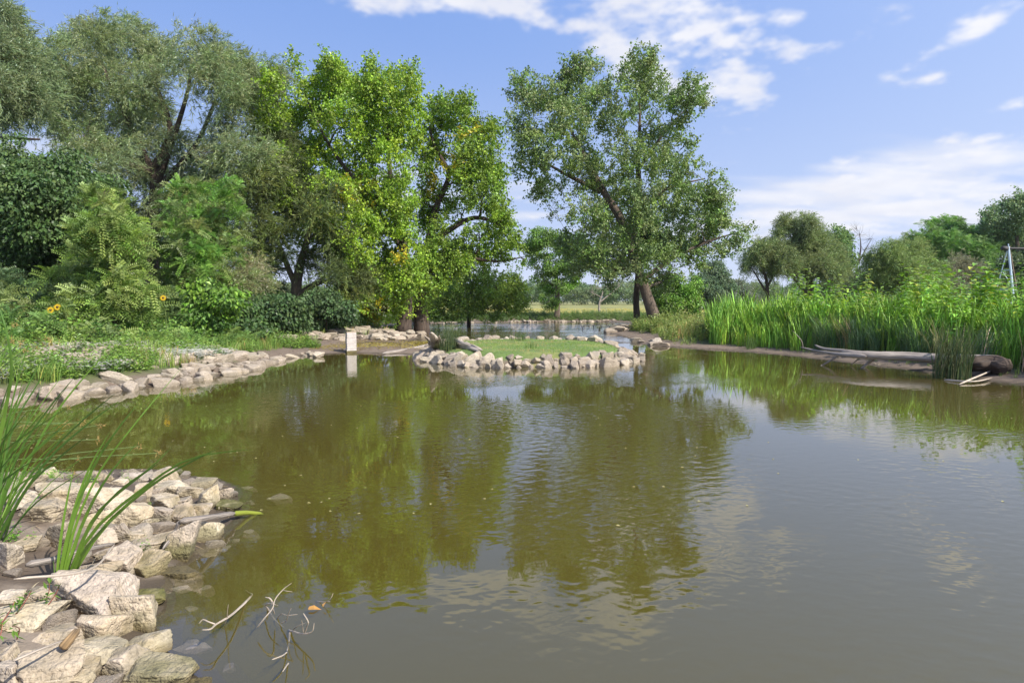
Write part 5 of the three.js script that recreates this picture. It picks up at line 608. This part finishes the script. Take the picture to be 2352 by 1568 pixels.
{ const r = RNG(611), t = new Tris(); for (let i = 0; i < 5200; i++) { const left = i % 2, x = left ? -13 + 10 * r() : 6 + 9 * r(), z = left ? -20 - 20 * r() : -17 - 24 * r(), d = landDist(x, z); if (d < 0.03 || d > 2.4 || onIsland(x, z) > 0 || patch(x, z, 1.1, 81) < 0.45) continue; const a = r() * 6.283, L = 0.10 + 0.7 * r() * r() * r(), y = heightAt(x, z) + 0.01, dx = Math.cos(a) * L, dz = Math.sin(a) * L, c = [[0.44, 0.34, 0.20], [0.34, 0.25, 0.15], [0.52, 0.44, 0.30], [0.12, 0.09, 0.05]][i % 4]; t.blade([V(x, y, z), V(x + dx * 0.5, y + 0.03 * r(), z + dz * 0.5), V(x + dx, y + 0.02 * r(), z + dz)], 0.015 + 0.02 * r(), c, c, V(-Math.sin(a), 0, Math.cos(a))); }
  const m = new THREE.Mesh(t.build(), M.soft); m.name = 'leaf_litter'; m.userData = { label: 'dead stems and leaf bits strewn over the muddy edges of the pond', category: 'litter', kind: 'stuff' }; scene.add(m); }
cover('moss', 'small green plants sprouting between the near stones', 'plants', 'herb', areaPlaces(616, 260, -8, -1.6, -8.6, -3.4, (x, z, d, r) => d > 0.3 && patch(x, z, 1.4, 90) > 0.56, (x, z, d, r) => ({ s: 0.06 + 0.12 * r(), c: shade([0.16, 0.30, 0.03], r) })), M.leaf);
// small red-stemmed weeds creeping over the stones at the lower left
{ const r = RNG(99), base = onGround(30, 1440), t = thing('creeping_weed', 'small creeping weed with reddish stems on the stones at the lower left', 'plant', base), g = new Tris();
  for (let i = 0; i < 9; i++) { const o = V((r() - 0.5) * 0.35, 0.02, (r() - 0.5) * 0.7), e = o.clone().add(V(0.2 * (r() - 0.2), 0.12 + 0.1 * r(), 0.2 * (r() - 0.5))); part('stem', tube(curve([o, o.clone().lerp(e, 0.5).add(V(0.03, 0.03, 0)), e], 6), taper(7, 0.004, 0.002), 4), std({ color: lin(0.28, 0.09, 0.06) }), t); for (let k = 0; k < 8; k++) g.leaf(o.clone().lerp(e, 0.2 + 0.8 * k / 7), ball(r).add(V(0, 0.4, 0)).normalize(), V(0, 1, 0).addScaledVector(ball(r), 0.5), 0.06, 0.02, [0.14, 0.26, 0.03]); }
  part('leaves', g.build(), M.leaf, t); }

// ------------------------------------------------------------------ steel frame at the right edge
(function frame() {
  const D = 46, p = (x, y, dz = 0) => at(x, y, D + dz), foot = (x, dz) => { const q = p(x, 690, dz); q.y = heightAt(q.x, q.z); return q; }, base = foot(2318, 0), t = thing('steel_frame', 'pale blue lattice steel frame carrying a dark pipe at the right edge', 'frame', base);
  const steel = std({ color: lin(0.50, 0.60, 0.68), metalness: 0.2, roughness: 0.5 }), rust = std({ color: lin(0.42, 0.30, 0.22), roughness: 0.8 }), dark = std({ color: lin(0.05, 0.045, 0.042), roughness: 0.7 });
  const bar = (n, a, b, r, m) => part(n, tube([a, a.clone().lerp(b, 0.5), b].map((q) => q.clone().sub(base)), [r, r, r], 6), m, t);
  const top = p(2317, 566), L1 = foot(2270, 1.2), L2 = foot(2338, -0.8), L3 = foot(2352, 1.5), f = (L, k) => top.clone().lerp(L, k);
  bar('leg', top, L2, 0.075, steel); bar('leg', top, L1, 0.035, steel); bar('leg', top.clone().add(V(0.1, 0, 0)), L3, 0.03, rust); bar('mast', top, p(2317, 560), 0.04, steel);
  for (const k of [0.3, 0.55, 0.75]) { bar('brace', f(L1, k), f(L2, k), 0.03, steel); bar('brace', f(L2, k), f(L3, k), 0.022, steel); bar('brace', f(L1, k), f(L2, k + 0.2), 0.02, steel); }
  const a = p(2303, 570), b = p(2420, 572); bar('pipe', a, b, 0.085, dark); bar('pipe_flange', a.clone().add(V(-0.02, 0, 0)), p(2315, 570.4), 0.16, dark);
})();
renderer.render(scene, camera);
